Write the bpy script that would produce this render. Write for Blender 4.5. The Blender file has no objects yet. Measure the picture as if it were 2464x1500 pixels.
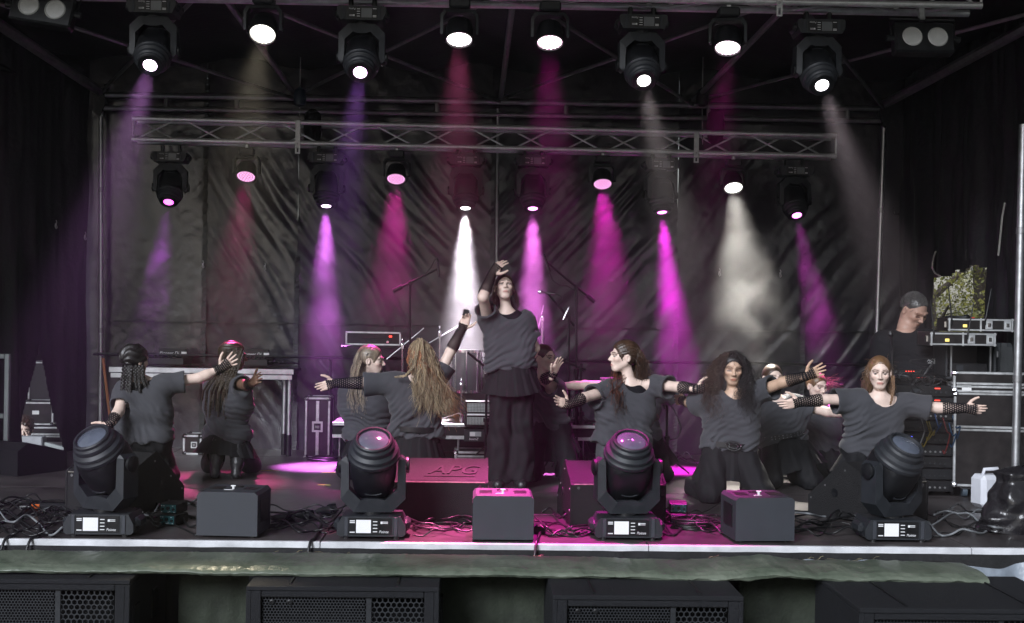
import bpy, math, random
import numpy as np
from mathutils import Vector, Matrix, Quaternion
random.seed(7)
RNG = np.random.default_rng(7)
SC = bpy.context.scene
COL = SC.collection
R = math.radians

# ------------------------------------------------------------------ camera
F = 3000.0                      # focal length, in pixels of a 2464 wide frame
CAMZ = 1.355                    # eye height above the stage deck (deck is z = 0)
YAW, ROLL, PITCH = R(1.84), 0.0155, math.atan(8 / 3000)
_f0 = Vector((math.sin(YAW), math.cos(YAW), 0)); _z = Vector((0, 0, 1))
_r0 = Vector((math.cos(YAW), -math.sin(YAW), 0))
FWD = _f0 * math.cos(PITCH) + _z * math.sin(PITCH)
_u0 = _z * math.cos(PITCH) - _f0 * math.sin(PITCH)
RIGHT = _r0 * math.cos(ROLL) + _u0 * math.sin(ROLL)
UP = _u0 * math.cos(ROLL) - _r0 * math.sin(ROLL)
CAM = Vector((0, 0, CAMZ))
cam_data = bpy.data.cameras.new('camera')
cam_data.sensor_width = 36.0
cam_data.lens = 36.0 * F / 2464
cam_data.clip_end = 400
cam = bpy.data.objects.new('camera', cam_data); COL.objects.link(cam)
cam.matrix_world = Matrix(((RIGHT.x, UP.x, -FWD.x, 0), (RIGHT.y, UP.y, -FWD.y, 0),
                           (RIGHT.z, UP.z, -FWD.z, CAMZ), (0, 0, 0, 1)))
SC.camera = cam

# ------------------------------------------------------------------ sky, sun, exposure
SUN_EL, SUN_AZ = R(28), R(210)         # a veiled sun low behind the photographer, shining in under the roof
world = bpy.data.worlds.new('World'); SC.world = world; world.use_nodes = True
_wn = world.node_tree
_sky = _wn.nodes.new('ShaderNodeTexSky'); _sky.sky_type = 'NISHITA'; _sky.sun_disc = False
_sky.sun_elevation = SUN_EL; _sky.sun_rotation = SUN_AZ; _sky.dust_density = 1.2; _sky.air_density = 1.2
_bg = _wn.nodes['Background']; _bg.inputs[1].default_value = 0.05
_hs = _wn.nodes.new('ShaderNodeHueSaturation'); _hs.inputs['Saturation'].default_value = 0.3   # thin cloud: a paler sky
_wn.links.new(_sky.outputs[0], _hs.inputs['Color']); _wn.links.new(_hs.outputs[0], _bg.inputs[0])
_sd = bpy.data.lights.new('sun', 'SUN'); _sd.energy = 2.9; _sd.angle = R(24); _sd.color = (.86, .91, 1)
sun = bpy.data.objects.new('sun', _sd); COL.objects.link(sun)
_sv = Vector((math.sin(SUN_AZ) * math.cos(SUN_EL), math.cos(SUN_AZ) * math.cos(SUN_EL), math.sin(SUN_EL)))
sun.rotation_euler = (-_sv).to_track_quat('-Z', 'Y').to_euler(); sun.location = (0, 5, 20)
vs = SC.view_settings
vs.view_transform = 'Standard'; vs.look = 'None'; vs.gamma = 1.0; vs.use_curve_mapping = False
vs.exposure = .52
SC.render.engine = 'CYCLES'
cy = SC.cycles
cy.use_denoising = True
try: cy.denoiser = 'OPENIMAGEDENOISE'
except Exception: pass
cy.max_bounces = 4; cy.diffuse_bounces = 2; cy.glossy_bounces = 2; cy.volume_bounces = 0
cy.transparent_max_bounces = 12; cy.transmission_bounces = 3
cy.sample_clamp_indirect = 4.0; cy.sample_clamp_direct = 0
cy.use_light_tree = True
cy.use_adaptive_sampling = True; cy.adaptive_threshold = .02
cy.caustics_reflective = False; cy.caustics_refractive = False

def ray(px, py):
    return FWD + RIGHT * ((px - 1232) / F) - UP * ((py - 750) / F)
def P(px, py, Y):               # the place at depth Y seen towards (px, py)
    d = ray(px, py); return CAM + d * (Y / d.y)
def G(px, py, z=0.0):           # the place at height z seen towards (px, py)
    d = ray(px, py); return CAM + d * ((z - CAMZ) / d.z)

# ------------------------------------------------------------------ materials
MATS = {}
def mat(name, col, rough=.6, metal=0.0, var=.18, scale=9.0, bump=0.0, bscale=60.0, spec=.5, col2=None, rvar=.1,
        stretch=None, attr=None, emit=None, estr=0.0, trans=0.0, coat=0.0, sheen=0.0):
    if name in MATS: return MATS[name]
    m = bpy.data.materials.new(name); m.use_nodes = True; nt = m.node_tree
    b = nt.nodes['Principled BSDF']
    N = nt.nodes.new; L = nt.links.new
    tc = N('ShaderNodeTexCoord'); src = tc.outputs['Object']
    if stretch:
        mp = N('ShaderNodeMapping'); mp.inputs['Scale'].default_value = stretch; L(src, mp.inputs[0]); src = mp.outputs[0]
    no = N('ShaderNodeTexNoise'); no.inputs['Scale'].default_value = scale; no.inputs['Detail'].default_value = 5
    no.inputs['Roughness'].default_value = .6; L(src, no.inputs['Vector'])
    c = Vector(col[:3])
    lo = tuple(max(0, x * (1 - var)) for x in col[:3]); hi = col2[:3] if col2 else tuple(min(1, x * (1 + var)) for x in col[:3])
    rp = N('ShaderNodeMapRange'); rp.inputs['From Min'].default_value = .3; rp.inputs['From Max'].default_value = .7
    L(no.outputs['Fac'], rp.inputs['Value'])
    mx = N('ShaderNodeMix'); mx.data_type = 'RGBA'; mx.inputs['A'].default_value = (*lo, 1); mx.inputs['B'].default_value = (*hi, 1)
    L(rp.outputs[0], mx.inputs['Factor'])
    out = mx.outputs['Result']
    if attr:
        at = N('ShaderNodeAttribute'); at.attribute_name = attr
        m2 = N('ShaderNodeMix'); m2.data_type = 'RGBA'; m2.blend_type = 'MULTIPLY'; m2.inputs['Factor'].default_value = 1
        L(out, m2.inputs['A']); L(at.outputs['Color'], m2.inputs['B']); out = m2.outputs['Result']
    L(out, b.inputs['Base Color'])
    rr = N('ShaderNodeMapRange'); rr.inputs['To Min'].default_value = max(.02, rough - rvar); rr.inputs['To Max'].default_value = min(1, rough + rvar)
    L(no.outputs['Fac'], rr.inputs['Value']); L(rr.outputs[0], b.inputs['Roughness'])
    b.inputs['Metallic'].default_value = metal
    b.inputs['Specular IOR Level'].default_value = spec
    if coat: b.inputs['Coat Weight'].default_value = coat
    if sheen: b.inputs['Sheen Weight'].default_value = sheen
    if trans: b.inputs['Transmission Weight'].default_value = trans
    if emit: b.inputs['Emission Color'].default_value = (*emit, 1); b.inputs['Emission Strength'].default_value = estr
    if bump:
        n2 = N('ShaderNodeTexNoise'); n2.inputs['Scale'].default_value = bscale; n2.inputs['Detail'].default_value = 4
        L(src, n2.inputs['Vector'])
        bp = N('ShaderNodeBump'); bp.inputs['Strength'].default_value = bump; bp.inputs['Distance'].default_value = .01
        L(n2.outputs['Fac'], bp.inputs['Height']); L(bp.outputs[0], b.inputs['Normal'])
    MATS[name] = m
    return m

TRUSSM = mat('bright truss aluminium', (.78, .79, .82), .34, .55, .15, 14, .05, 120)
ALU = mat('brushed aluminium', (.52, .53, .55), .38, .9, .15, 14, .05, 120)
ALU2 = mat('worn aluminium edging', (.55, .56, .57), .45, .75, .25, 18, .1, 90)
STEEL = mat('galvanised tube', (.34, .34, .35), .42, .85, .25, 11)
CHROME = mat('chrome', (.75, .75, .77), .12, 1.0, .08)
BLKPL = mat('black moulded plastic', (.007, .0075, .009), .4, 0, .3, 20, .08, 260, spec=.4)
GRYPL = mat('dark grey plastic', (.017, .019, .023), .48, 0, .15, 16, .12, 320, spec=.4)
BLKMET = mat('black painted steel', (.007, .007, .008), .4, 0, .3, 22, spec=.35)
LAMINATE = mat('black case laminate', (.009, .007, .008), .42, 0, .45, 13, .06, 200, col2=(.020, .016, .016), spec=.35)
BOXGREY = mat('grey painted cabinet', (.026, .029, .037), .6, 0, .1, 8, .25, 420)
BLKCARP = mat('black carpet covering', (.006, .006, .007), .95, 0, .4, 160, .6, 500, spec=.2)
WEDGE = mat('textured black speaker paint', (.010, .0095, .0105), .6, 0, .3, 60, .8, 260, spec=.35)
RUBBER = mat('black rubber', (.012, .012, .013), .5, 0, .3, 30)
WOOD = mat('broom wood', (.32, .13, .05), .5, 0, .3, 12, .1, 60, stretch=(1, 1, .1))
WHITE = mat('white plastic', (.72, .72, .72), .45, 0, .06)
GLASSD = mat('dark lens glass', (.10, .115, .15), .06, 0, .2, 6, spec=.9, coat=.6)
SCREEN = mat('backlit display', (.6, .6, .62), .3, 0, .03, emit=(.82, .84, .92), estr=.22)
PRINT = mat('white print', (.7, .7, .72), .6, 0, .02)
YELLOW = mat('yellow tape', (.7, .62, .12), .6, 0, .2)
RED = mat('red plastic', (.6, .03, .03), .4, 0, .1)
TEAL = mat('teal painted steel', (.02, .09, .10), .4, .2, .15)
BLUE = mat('blue plastic', (.03, .12, .4), .5, 0, .1)
CABLE = mat('black cable', (.009, .009, .010), .42, 0, .3, 30)
NOSING = mat('worn white-grey nosing', (.70, .71, .74), .4, .15, .3, 5, .1, 90, col2=(.82, .83, .86))
CABLEG = mat('grey cable', (.17, .18, .19), .45, 0, .2, 30)

# ------------------------------------------------------------------ mesh building
class MB:
    def __init__(s): s.v = []; s.f = []
    def add(s, vs, fs, M=None):
        o = len(s.v)
        for p in vs:
            p = Vector(p); s.v.append(tuple(M @ p) if M is not None else tuple(p))
        s.f += [tuple(i + o for i in f) for f in fs]
        return s
    def box(s, c, size, M=None, b=0.0, rot=None):
        hx, hy, hz = (x / 2 for x in size); c = Vector(c)
        T = Matrix.Translation(c) @ (rot.to_4x4() if rot is not None else Matrix.Identity(4))
        if M is not None: T = M @ T
        if b <= 0:
            vs = [(x, y, z) for x in (-hx, hx) for y in (-hy, hy) for z in (-hz, hz)]
            return s.add(vs, [(0, 1, 3, 2), (4, 6, 7, 5), (0, 4, 5, 1), (2, 3, 7, 6), (0, 2, 6, 4), (1, 5, 7, 3)], T)
        b = min(b, hx * .95, hy * .95, hz * .95)
        vs = []; ix = {}
        for sx in (-1, 1):
            for sy in (-1, 1):
                for sz in (-1, 1):
                    for k, p in enumerate(((sx * hx, sy * (hy - b), sz * (hz - b)), (sx * (hx - b), sy * hy, sz * (hz - b)), (sx * (hx - b), sy * (hy - b), sz * hz))):
                        ix[sx, sy, sz, k] = len(vs); vs.append(p)
        fs = []
        q = ((-1, -1), (-1, 1), (1, 1), (1, -1))
        for g in (-1, 1):
            fs.append(tuple(ix[g, a, c2, 0] for a, c2 in q)); fs.append(tuple(ix[a, g, c2, 1] for a, c2 in q)); fs.append(tuple(ix[a, c2, g, 2] for a, c2 in q))
            for h in (-1, 1):
                fs.append((ix[-1, g, h, 1], ix[1, g, h, 1], ix[1, g, h, 2], ix[-1, g, h, 2]))
                fs.append((ix[g, -1, h, 0], ix[g, 1, h, 0], ix[g, 1, h, 2], ix[g, -1, h, 2]))
                fs.append((ix[g, h, -1, 0], ix[g, h, 1, 0], ix[g, h, 1, 1], ix[g, h, -1, 1]))
                for l in (-1, 1): fs.append(tuple(ix[g, h, l, k] for k in range(3)))
        return s.add(vs, fs, T)
    def tube(s, pts, r, n=8, M=None, cap=True):
        pts = [Vector(p) for p in pts]; m = len(pts)
        rs = r if isinstance(r, (list, tuple)) else [r] * m
        t = (pts[1] - pts[0]).normalized()
        u = t.orthogonal().normalized(); vs = []
        for i, p in enumerate(pts):
            a = pts[max(0, i - 1)]; c = pts[min(m - 1, i + 1)]
            t = (c - a)
            t = t.normalized() if t.length > 1e-9 else Vector((0, 0, 1))
            u = (u - t * u.dot(t)); u = u.normalized() if u.length > 1e-6 else t.orthogonal().normalized()
            w = t.cross(u)
            for k in range(n):
                an = 2 * math.pi * k / n
                vs.append(p + (u * math.cos(an) + w * math.sin(an)) * rs[i])
        fs = [(i * n + k, i * n + (k + 1) % n, (i + 1) * n + (k + 1) % n, (i + 1) * n + k) for i in range(m - 1) for k in range(n)]
        if cap: fs += [tuple(range(n))[::-1], tuple((m - 1) * n + k for k in range(n))]
        return s.add(vs, fs, M)
    def cyl(s, a, b, r, r2=None, n=16, M=None):
        return s.tube([a, b], [r, r if r2 is None else r2], n, M)
    def lathe(s, prof, n=24, M=None):            # (radius, z) pairs round local Z
        vs = []; m = len(prof)
        for r, z in prof:
            for k in range(n):
                an = 2 * math.pi * k / n; vs.append((r * math.cos(an), r * math.sin(an), z))
        fs = [(i * n + k, i * n + (k + 1) % n, (i + 1) * n + (k + 1) % n, (i + 1) * n + k) for i in range(m - 1) for k in range(n)]
        if prof[0][0] > 1e-6: fs.append(tuple(range(n))[::-1])
        if prof[-1][0] > 1e-6: fs.append(tuple((m - 1) * n + k for k in range(n)))
        return s.add(vs, fs, M)
    def prism(s, poly, d0, d1, axis='y', M=None):  # polygon in the plane across axis
        n = len(poly); mk = {'y': lambda a, b, d: (a, d, b), 'x': lambda a, b, d: (d, a, b), 'z': lambda a, b, d: (a, b, d)}[axis]
        vs = [mk(a, b, d0) for a, b in poly] + [mk(a, b, d1) for a, b in poly]
        fs = [tuple(range(n)), tuple(range(2 * n - 1, n - 1, -1))] + [(i, i + n, (i + 1) % n + n, (i + 1) % n) for i in range(n)]
        return s.add(vs, fs, M)
    def ball(s, c, r, n=10, m=6, M=None):
        c = Vector(c); rr = r if isinstance(r, (tuple, list, Vector)) else (r, r, r); vs = []
        for i in range(m + 1):
            th = math.pi * i / m
            for k in range(n):
                an = 2 * math.pi * k / n
                vs.append((c.x + rr[0] * math.sin(th) * math.cos(an), c.y + rr[1] * math.sin(th) * math.sin(an), c.z + rr[2] * math.cos(th)))
        return s.add(vs, [(i * n + k, (i + 1) * n + k, (i + 1) * n + (k + 1) % n, i * n + (k + 1) % n) for i in range(m) for k in range(n)], M)
    def build(s, name, m, parent=None, smooth=False, loc=None):
        me = bpy.data.meshes.new(name); me.from_pydata(s.v, [], s.f); me.update()
        if smooth: smooth_mesh(me, smooth)
        me.materials.append(m)
        return link(name, me, parent, loc)
def smooth_mesh(me, ang=True):
    me.polygons.foreach_set('use_smooth', [True] * len(me.polygons))
    if ang is not True:
        try: me.set_sharp_from_angle(angle=R(ang))
        except Exception: pass
def link(name, me, parent=None, loc=None):
    o = bpy.data.objects.new(name, me); COL.objects.link(o)
    if parent is not None: o.parent = parent
    if loc is not None: o.location = loc
    return o
def tag(o, label, cat, group=None):
    o['label'] = label; o['category'] = cat
    if group: o['group'] = group
    return o
def structure(o): o['kind'] = 'structure'; return o
def thing(name, label, cat, loc=(0, 0, 0), rz=0.0, group=None, rot=None):
    o = bpy.data.objects.new(name, None); COL.objects.link(o); o.empty_display_size = .1
    o.location = loc; o.rotation_euler = rot if rot is not None else (0, 0, rz)
    return tag(o, label, cat, group)
def kids(o): return [c for c in COL.objects if c.parent == o]
CH = {}
def dup(root, label, loc=None, rot=None, group=None):
    r = root.copy(); COL.objects.link(r); r['label'] = label
    if group: r['group'] = group
    if loc is not None: r.location = loc
    if rot is not None: r.rotation_euler = rot
    out = {}
    for c in root.children:
        d = c.copy(); COL.objects.link(d); d.parent = r; out.setdefault(c.name.split('.')[0], []).append(d)
        for g in c.children:
            e = g.copy(); COL.objects.link(e); e.parent = d; out.setdefault(g.name.split('.')[0], []).append(e)
    return r, out
def text_mesh(name, s, size, m, parent, M, ext=.001, shear=0.0, sx=1.0):
    cu = bpy.data.curves.new(name, 'FONT'); cu.body = s; cu.size = size; cu.extrude = ext; cu.shear = shear
    cu.align_x = 'CENTER'; cu.align_y = 'CENTER'; cu.resolution_u = 3
    t = bpy.data.objects.new(name, cu); COL.objects.link(t)
    dg = bpy.context.evaluated_depsgraph_get()
    me = bpy.data.meshes.new_from_object(t.evaluated_get(dg)); COL.objects.unlink(t); bpy.data.objects.remove(t)
    me.transform(M @ Matrix.Diagonal((sx, 1, 1, 1))); me.materials.clear(); me.materials.append(m); me.name = name
    return link(name, me, parent)
def FACE(x, y, z):   # text plane facing -Y
    return Matrix.Translation((x, y, z)) @ Matrix.Rotation(R(90), 4, 'X')
# ------------------------------------------------------------------ noise helpers
def vnoise(x, y, seed=0, per=64):
    g = np.random.default_rng(seed).random((per, per))
    xi = np.floor(x).astype(int); yi = np.floor(y).astype(int); fx = x - xi; fy = y - yi
    fx = fx * fx * (3 - 2 * fx); fy = fy * fy * (3 - 2 * fy)
    a = g[xi % per, yi % per]; b = g[(xi + 1) % per, yi % per]; c = g[xi % per, (yi + 1) % per]; d = g[(xi + 1) % per, (yi + 1) % per]
    return (a * (1 - fx) + b * fx) * (1 - fy) + (c * (1 - fx) + d * fx) * fy - .5
def grid_mesh(name, X, Y, Z, m, parent=None, keep=None, smooth=True):
    n, k = X.shape
    me = bpy.data.meshes.new(name)
    v = np.stack([X, Y, Z], -1).reshape(-1, 3)
    i, j = np.meshgrid(np.arange(n - 1), np.arange(k - 1), indexing='ij')
    q = np.stack([i * k + j, (i + 1) * k + j, (i + 1) * k + j + 1, i * k + j + 1], -1).reshape(-1, 4)
    if keep is not None: q = q[keep.reshape(-1)]
    set_mesh(me, v, q)
    if smooth: smooth_mesh(me)
    me.materials.append(m)
    return link(name, me, parent)
def set_mesh(me, v, q):
    v = np.asarray(v, dtype=np.float32); q = np.asarray(q, dtype=np.int32); n = q.shape[1]
    me.vertices.add(len(v)); me.vertices.foreach_set('co', v.ravel())
    me.loops.add(q.size); me.loops.foreach_set('vertex_index', q.ravel())
    me.polygons.add(len(q)); me.polygons.foreach_set('loop_start', np.arange(len(q), dtype=np.int32) * n)
    me.update(calc_edges=True); me.validate()

# ------------------------------------------------------------------ ground and deck
GROUNDZ = -1.15
GRASS = mat('trampled grass', (.030, .034, .026), .95, 0, .5, 3, .6, 30)
gb = MB(); gb.add([(-90, -60, GROUNDZ), (90, -60, GROUNDZ), (90, 120, GROUNDZ), (-90, 120, GROUNDZ)], [(0, 1, 2, 3)])
structure(gb.build('ground', GRASS))
DECK = mat('film-faced plywood deck', (.040, .034, .036), .34, 0, .45, 2.2, .12, 90, col2=(.075, .064, .064), rvar=.16)
DECKY, DECKB, DX0, DX1 = 7.40, 12.75, -4.75, 4.95
fr = MB()
for x in np.linspace(DX0 + .1, DX1 - .1, 7): fr.box((x, (DECKY + DECKB) / 2, -.14), (.06, DECKB - DECKY - .1, .16))
for y in np.linspace(DECKY + .15, DECKB - .1, 6): fr.box(((DX0 + DX1) / 2, y, -.155), (DX1 - DX0 - .02, .05, .12))
deck = structure(fr.build('stage_deck', BLKMET))
nx, ny = 5, 5
pw, ph = (DX1 - DX0) / nx, (DECKB - DECKY) / ny
pm = MB().box((0, 0, 0), (pw - .006, ph - .006, .05), b=.003)
pan0 = None
for i in range(nx):
    for j in range(ny):
        loc = (DX0 + pw * (i + .5), DECKY + ph * (j + .5), -.025)
        if pan0 is None: pan0 = pm.build('deck_panel', DECK, deck, loc=loc)
        else: link('deck_panel', pan0.data, deck, loc)
for i in range(nx):   # aluminium nosing along the front edge, one length per panel
    MB().box((DX0 + pw * (i + .5), DECKY - .02, -.018), (pw - .004, .036, .042), b=.004).build('edge_profile', NOSING, deck)
xs = np.linspace(DX0, DX1, 400); zs = np.linspace(-.03, -1.1, 26)
X, Z = np.meshgrid(xs, zs, indexing='ij')
SKIRT = mat('black stage skirt', (.012, .012, .013), .85, 0, .4, 40, .3, 120)
sk = grid_mesh('stage_skirt', X, DECKY - .055 + .012 * np.sin(X * 34 + 2 * vnoise(X * 3, Z * 2, 3)) * np.clip((-Z - .02) * 4, 0, 1) + .02 * vnoise(X * 9, Z * 7, 4), Z, SKIRT)
tag(sk, 'black fabric skirt hanging below the front edge of the stage', 'skirt')

# dry grass caught behind the skirt, along the edge of the deck
hb = MB()
for k in range(150):
    c = random.choice([2.55e2, 7.4e2, 8.5e2, 1.25e3, 1.7e3, 2.0e3]) + random.gauss(0, 45)
    p = G(c, 1322 + random.uniform(-3, 10), -.03); p.y = DECKY - .085 - random.random() * .02; p.z = -.055 - random.random() * .03
    a = random.uniform(-1, 1); l = random.uniform(.02, .06)
    q = p + Vector((math.cos(a) * l, random.uniform(-.01, .01), math.sin(a) * l * .5))
    hb.tube([p, (p + q) / 2 + Vector((0, 0, random.uniform(-.006, .01))), q], .0009, 3)
hay = tag(hb.build('dry_grass', mat('dry grass', (.33, .28, .16), .8)), 'wisps of dry grass caught along the black stage skirt', 'grass'); hay['kind'] = 'stuff'

# ------------------------------------------------------------------ tarpaulin walls and roof
TARP = mat('black PVC tarpaulin', (.026, .023, .031), .24, 0, .35, 1.8, .3, 13, spec=.62, rvar=.08)  # black PVC; the faint violet tint stands in for purple stage light
TARP2 = mat('black matt drape', (.008, .008, .0095), .5, 0, .3, 2.0, .4, 20, spec=.4)
BACKY = 12.28
ZT = 3.62
def folds(x, z, ang, seed, wl=.09, ln=.75, amp=.016):
    w = .22 * vnoise(x * 1.1, z * 1.1, seed + 5)
    c, s = math.cos(ang), math.sin(ang)
    u = x * c + z * s + w; v = -x * s + z * c
    n = vnoise(u / wl, v / ln, seed) + .6 * vnoise(u / (wl * .45), v / (ln * .6), seed + 1)
    big = vnoise(u / (wl * 4), v / (ln * 1.6), seed + 2)
    env = np.clip(.35 + 1.6 * vnoise(x * .9 + 7, z * .9 + 3, seed + 3) + .3, .12, 1.3)
    return amp * (n * env + 1.6 * big)
bc = thing('back_curtain', 'wrinkled black tarpaulin closing the back of the stage', 'curtain', (0, BACKY, 0))
cuts = [-3.9, -2.62, -1.72, .17, 2.02, 4.36]
for k in range(5):
    a, b = cuts[k], cuts[k + 1]
    xs = np.linspace(a, b, int((b - a) / .019)); zs = np.linspace(-.02, ZT + .22, 190)
    X, Z = np.meshgrid(xs, zs, indexing='ij')
    ang = [.1, .55, .62, -.75, -.68][k]
    am = [.009, .022, .026, .030, .040][k]
    fade = np.clip((Z + .1) / .6, .25, 1) * np.clip((ZT + .25 - Z) / 1.2, .3, 1)
    Yd = folds(X, Z, ang, 20 + 9 * k, amp=am, wl=.10 if k < 4 else .13, ln=.8 if k < 4 else 1.3) * fade
    Yd += .0032 * vnoise(X * 17, Z * 17, 77 + k) + .03 * vnoise(X * 1.7 + Z * .6, Z * 1.1, 79 + k)
    Yd += .03 * np.sin((X - a) / (b - a) * math.pi)
    grid_mesh('curtain_panel', X, Yd, Z, TARP, bc)
def seam_strip(x, z0, z1, w):
    mb = MB(); n = 60
    for i in range(n):
        za, zb = z0 + (z1 - z0) * i / n, z0 + (z1 - z0) * (i + .93) / n
        o = random.uniform(-.006, .006)
        mb.add([(x - w / 2 + o, -.012, za), (x + w / 2 + o, -.016 - random.random() * .01, za), (x + w / 2 + o * .5, -.014, zb), (x - w / 2 + o, -.010, zb)], [(0, 1, 2, 3)])
    return mb.build('zip_flap', TARP2, bc)
for x, z0, z1 in ((-2.62, .0, ZT), (-1.72, .0, 1.9), (2.02, .0, 1.95), (3.28, 0, 2.1)): seam_strip(x, z0, z1, .05)
hs = MB()
for k in range(40):
    a = -3.4 + k * .19; hs.box((a, -.018, 1.235 + .006 * math.sin(k * 1.7)), (.188, .004, .012))
hs.build('welded_seam', TARP2, bc)
CLEAT = mat('dull zinc cleat', (.5, .5, .52), .4, .7, .2)
for px, py in ((488, 636), (637, 641), (1731, 655), (1877, 658), (135, 540), (205, 568)):
    yy = BACKY - .03 if px > 240 else 12.0 - (240 - px) * .0055
    p = P(px, py, yy)
    mb = MB(); mb.tube([(0, 0, .035), (.008, -.004, .02), (.004, -.006, -.005), (.012, -.004, -.03), (.002, 0, -.04), (-.006, -.004, -.02), (-.003, -.004, .01)], .0045, 6)
    c = mb.build('curtain_hook', CLEAT, None, loc=p)
    tag(c, {488: 'zinc hook left of the pair on the black back curtain, above the small player tables', 637: 'zinc hook right of the pair on the back curtain, left of the violet beam',
            1731: 'zinc hook on the back curtain just left of the white smoke', 1877: 'zinc hook on the back curtain right of the white smoke',
            135: 'upper zinc hook on the dark curtain at the left edge', 205: 'lower zinc hook on the dark left curtain, nearest the silver post'}[px], 'hook', 'zinc hooks on the curtains')

def wall_sheet(name, pts, z0, z1, label, seed, amp=.02, hole=None, slit=None, step=.024):
    """a hanging sheet along a plan polyline; hole(s, z) is True where the sheet is missing"""
    pts = [Vector(p) for p in pts]; ds = [0]
    for a, b in zip(pts, pts[1:]): ds.append(ds[-1] + (b - a).length)
    S = np.linspace(0, ds[-1], int(ds[-1] / step)); Zs = np.linspace(z0, z1, int((z1 - z0) / step))
    px = np.interp(S, ds, [p.x for p in pts]); py = np.interp(S, ds, [p.y for p in pts])
    d = (pts[-1] - pts[0]).normalized(); nx_, ny_ = -d.y, d.x
    SS, ZZ = np.meshgrid(S, Zs, indexing='ij')
    off = amp * (1.4 * np.sin(SS * 9 + 3 * vnoise(SS * 1.5, ZZ * .5, seed)) * .5 + 2 * vnoise(SS * 7, ZZ * .7, seed + 1) + 1.0 * vnoise(SS * 12, ZZ * 2, seed + 2))
    if slit is not None: off = off + slit(SS, ZZ)
    keep = None
    if hole is not None:
        cs = (SS[:-1, :-1] + SS[1:, 1:]) / 2; cz = (ZZ[:-1, :-1] + ZZ[1:, 1:]) / 2; keep = ~hole(cs, cz)
    o = grid_mesh(name, px[:, None] + nx_ * off, py[:, None] + ny_ * off, ZZ, TARP2, None, keep)
    return tag(o, label, 'curtain')
# left: runs from the rear post towards the audience; a tent-like slit opens onto the backstage
LP0, LP1 = Vector((-3.74, 12.2, 0)), Vector((-4.5, 10.3, 0))
_apex = P(92, 828, 11.25)
def left_s(px):     # distance along the left sheet where the sight line at px meets it
    d = ray(px, 950); a = LP1 - LP0
    M_ = np.array([[d.x, -a.x], [d.y, -a.y]]); t = np.linalg.solve(M_, np.array([LP0.x, LP0.y])); return t[1] * a.length
_sa, _s0, _s1 = left_s(92), left_s(144), left_s(20)
_za = P(92, 828, LP0.y + (LP1 - LP0).y * _sa / (LP1 - LP0).length).z
def _lhole(s, z):
    t = np.clip((_za - z) / (_za + .25), 0, 1)
    return (z < _za) & (s > _sa + (_s0 - _sa) * t ** .75) & (s < _sa + (_s1 - _sa) * t ** .95)
wall_sheet('side_curtain', [LP0, LP1, (-4.62, 9.2, 0)], -.25, 3.9, 'black curtain on the left side of the stage with a tent-like slit', 5, .03, _lhole,
           lambda s, z: .10 * np.exp(-((s - _s1) / .12) ** 2) * np.clip((_za + .1 - z) / 1.2, 0, 1) + .10 * np.exp(-((s - _s0) / .14) ** 2) * np.clip((_za + .1 - z) / 1.2, 0, 1), step=.015)
bt = thing('backstage_shade', 'added black sheets blocking sunlight from the backstage on the left', 'light blocker', (-5.4, 12.5, GROUNDZ))  # roof and walls added to keep the sun off the backstage
for c, sz in (((-.2, .2, 4.6), (3.0, 6.0, .02)), ((-1.7, .2, 2.3), (.02, 6.0, 4.6)), ((-.1, 3.2, 2.3), (3.2, .02, 4.6))): MB().box(c, sz).build('shade_sheet', TARP2, bt)
# right: straight, with a torn-open window to the trees
RX = 4.27
def right_y(px):
    d = ray(px, 720); return RX * d.y / d.x
_ya, _yb = right_y(2236), right_y(2366)
_zt = P(2330, 648, (_ya + _yb) / 2).z
def _rhole(s, z):
    y = 12.3 - s
    top = _zt - .06 * np.clip((y - _yb) / (_ya - _yb), 0, 1) + .012 * np.sin(y * 14)
    return (y < _ya) & (y > _yb) & (z < top) & (z > .9)
wall_sheet('side_curtain', [(RX, 12.3, 0), (RX, 7.3, 0)], -.25, 3.9, 'black curtain on the right side with a torn window onto the trees', 31, .035, _rhole)
# loose white straps tied on the right curtain
ST = mat('off-white webbing strap', (.36, .35, .32), .8, 0, .2)
for k, (pl, lab) in enumerate((([(2252, 605), (2247, 618), (2244, 632), (2243, 645), (2249, 657), (2262, 665)], 'curled pale strap at the left corner of the torn window'),
                    ([(2338, 570), (2334, 590), (2326, 605), (2326, 625), (2334, 640), (2340, 650)], 'pale strap hanging over the middle of the torn window'),
                    ([(2418, 488), (2412, 520), (2408, 560), (2404, 600), (2402, 615)], 'long pale strap hanging beside the right-hand silver post'))):
    mb = MB(); pts = [P(x, y, right_y(x) - .06) for x, y in pl]; mb.tube(pts, .008, 5)
    tag(mb.build('strap', ST), lab, 'strap')
rf = MB(); n = 30
xs = np.linspace(-5.0, 5.0, 60); ys = np.linspace(6.75, 12.9, 50); X, Y = np.meshgrid(xs, ys, indexing='ij')
roof = grid_mesh('roof_tarpaulin', X, Y, 3.78 + .04 * vnoise(X * 2, Y * 1.2, 8) + .05 * np.cos(X * 5.5), TARP2)
tag(roof, 'black tarpaulin roof over the whole stage', 'roof')

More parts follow.
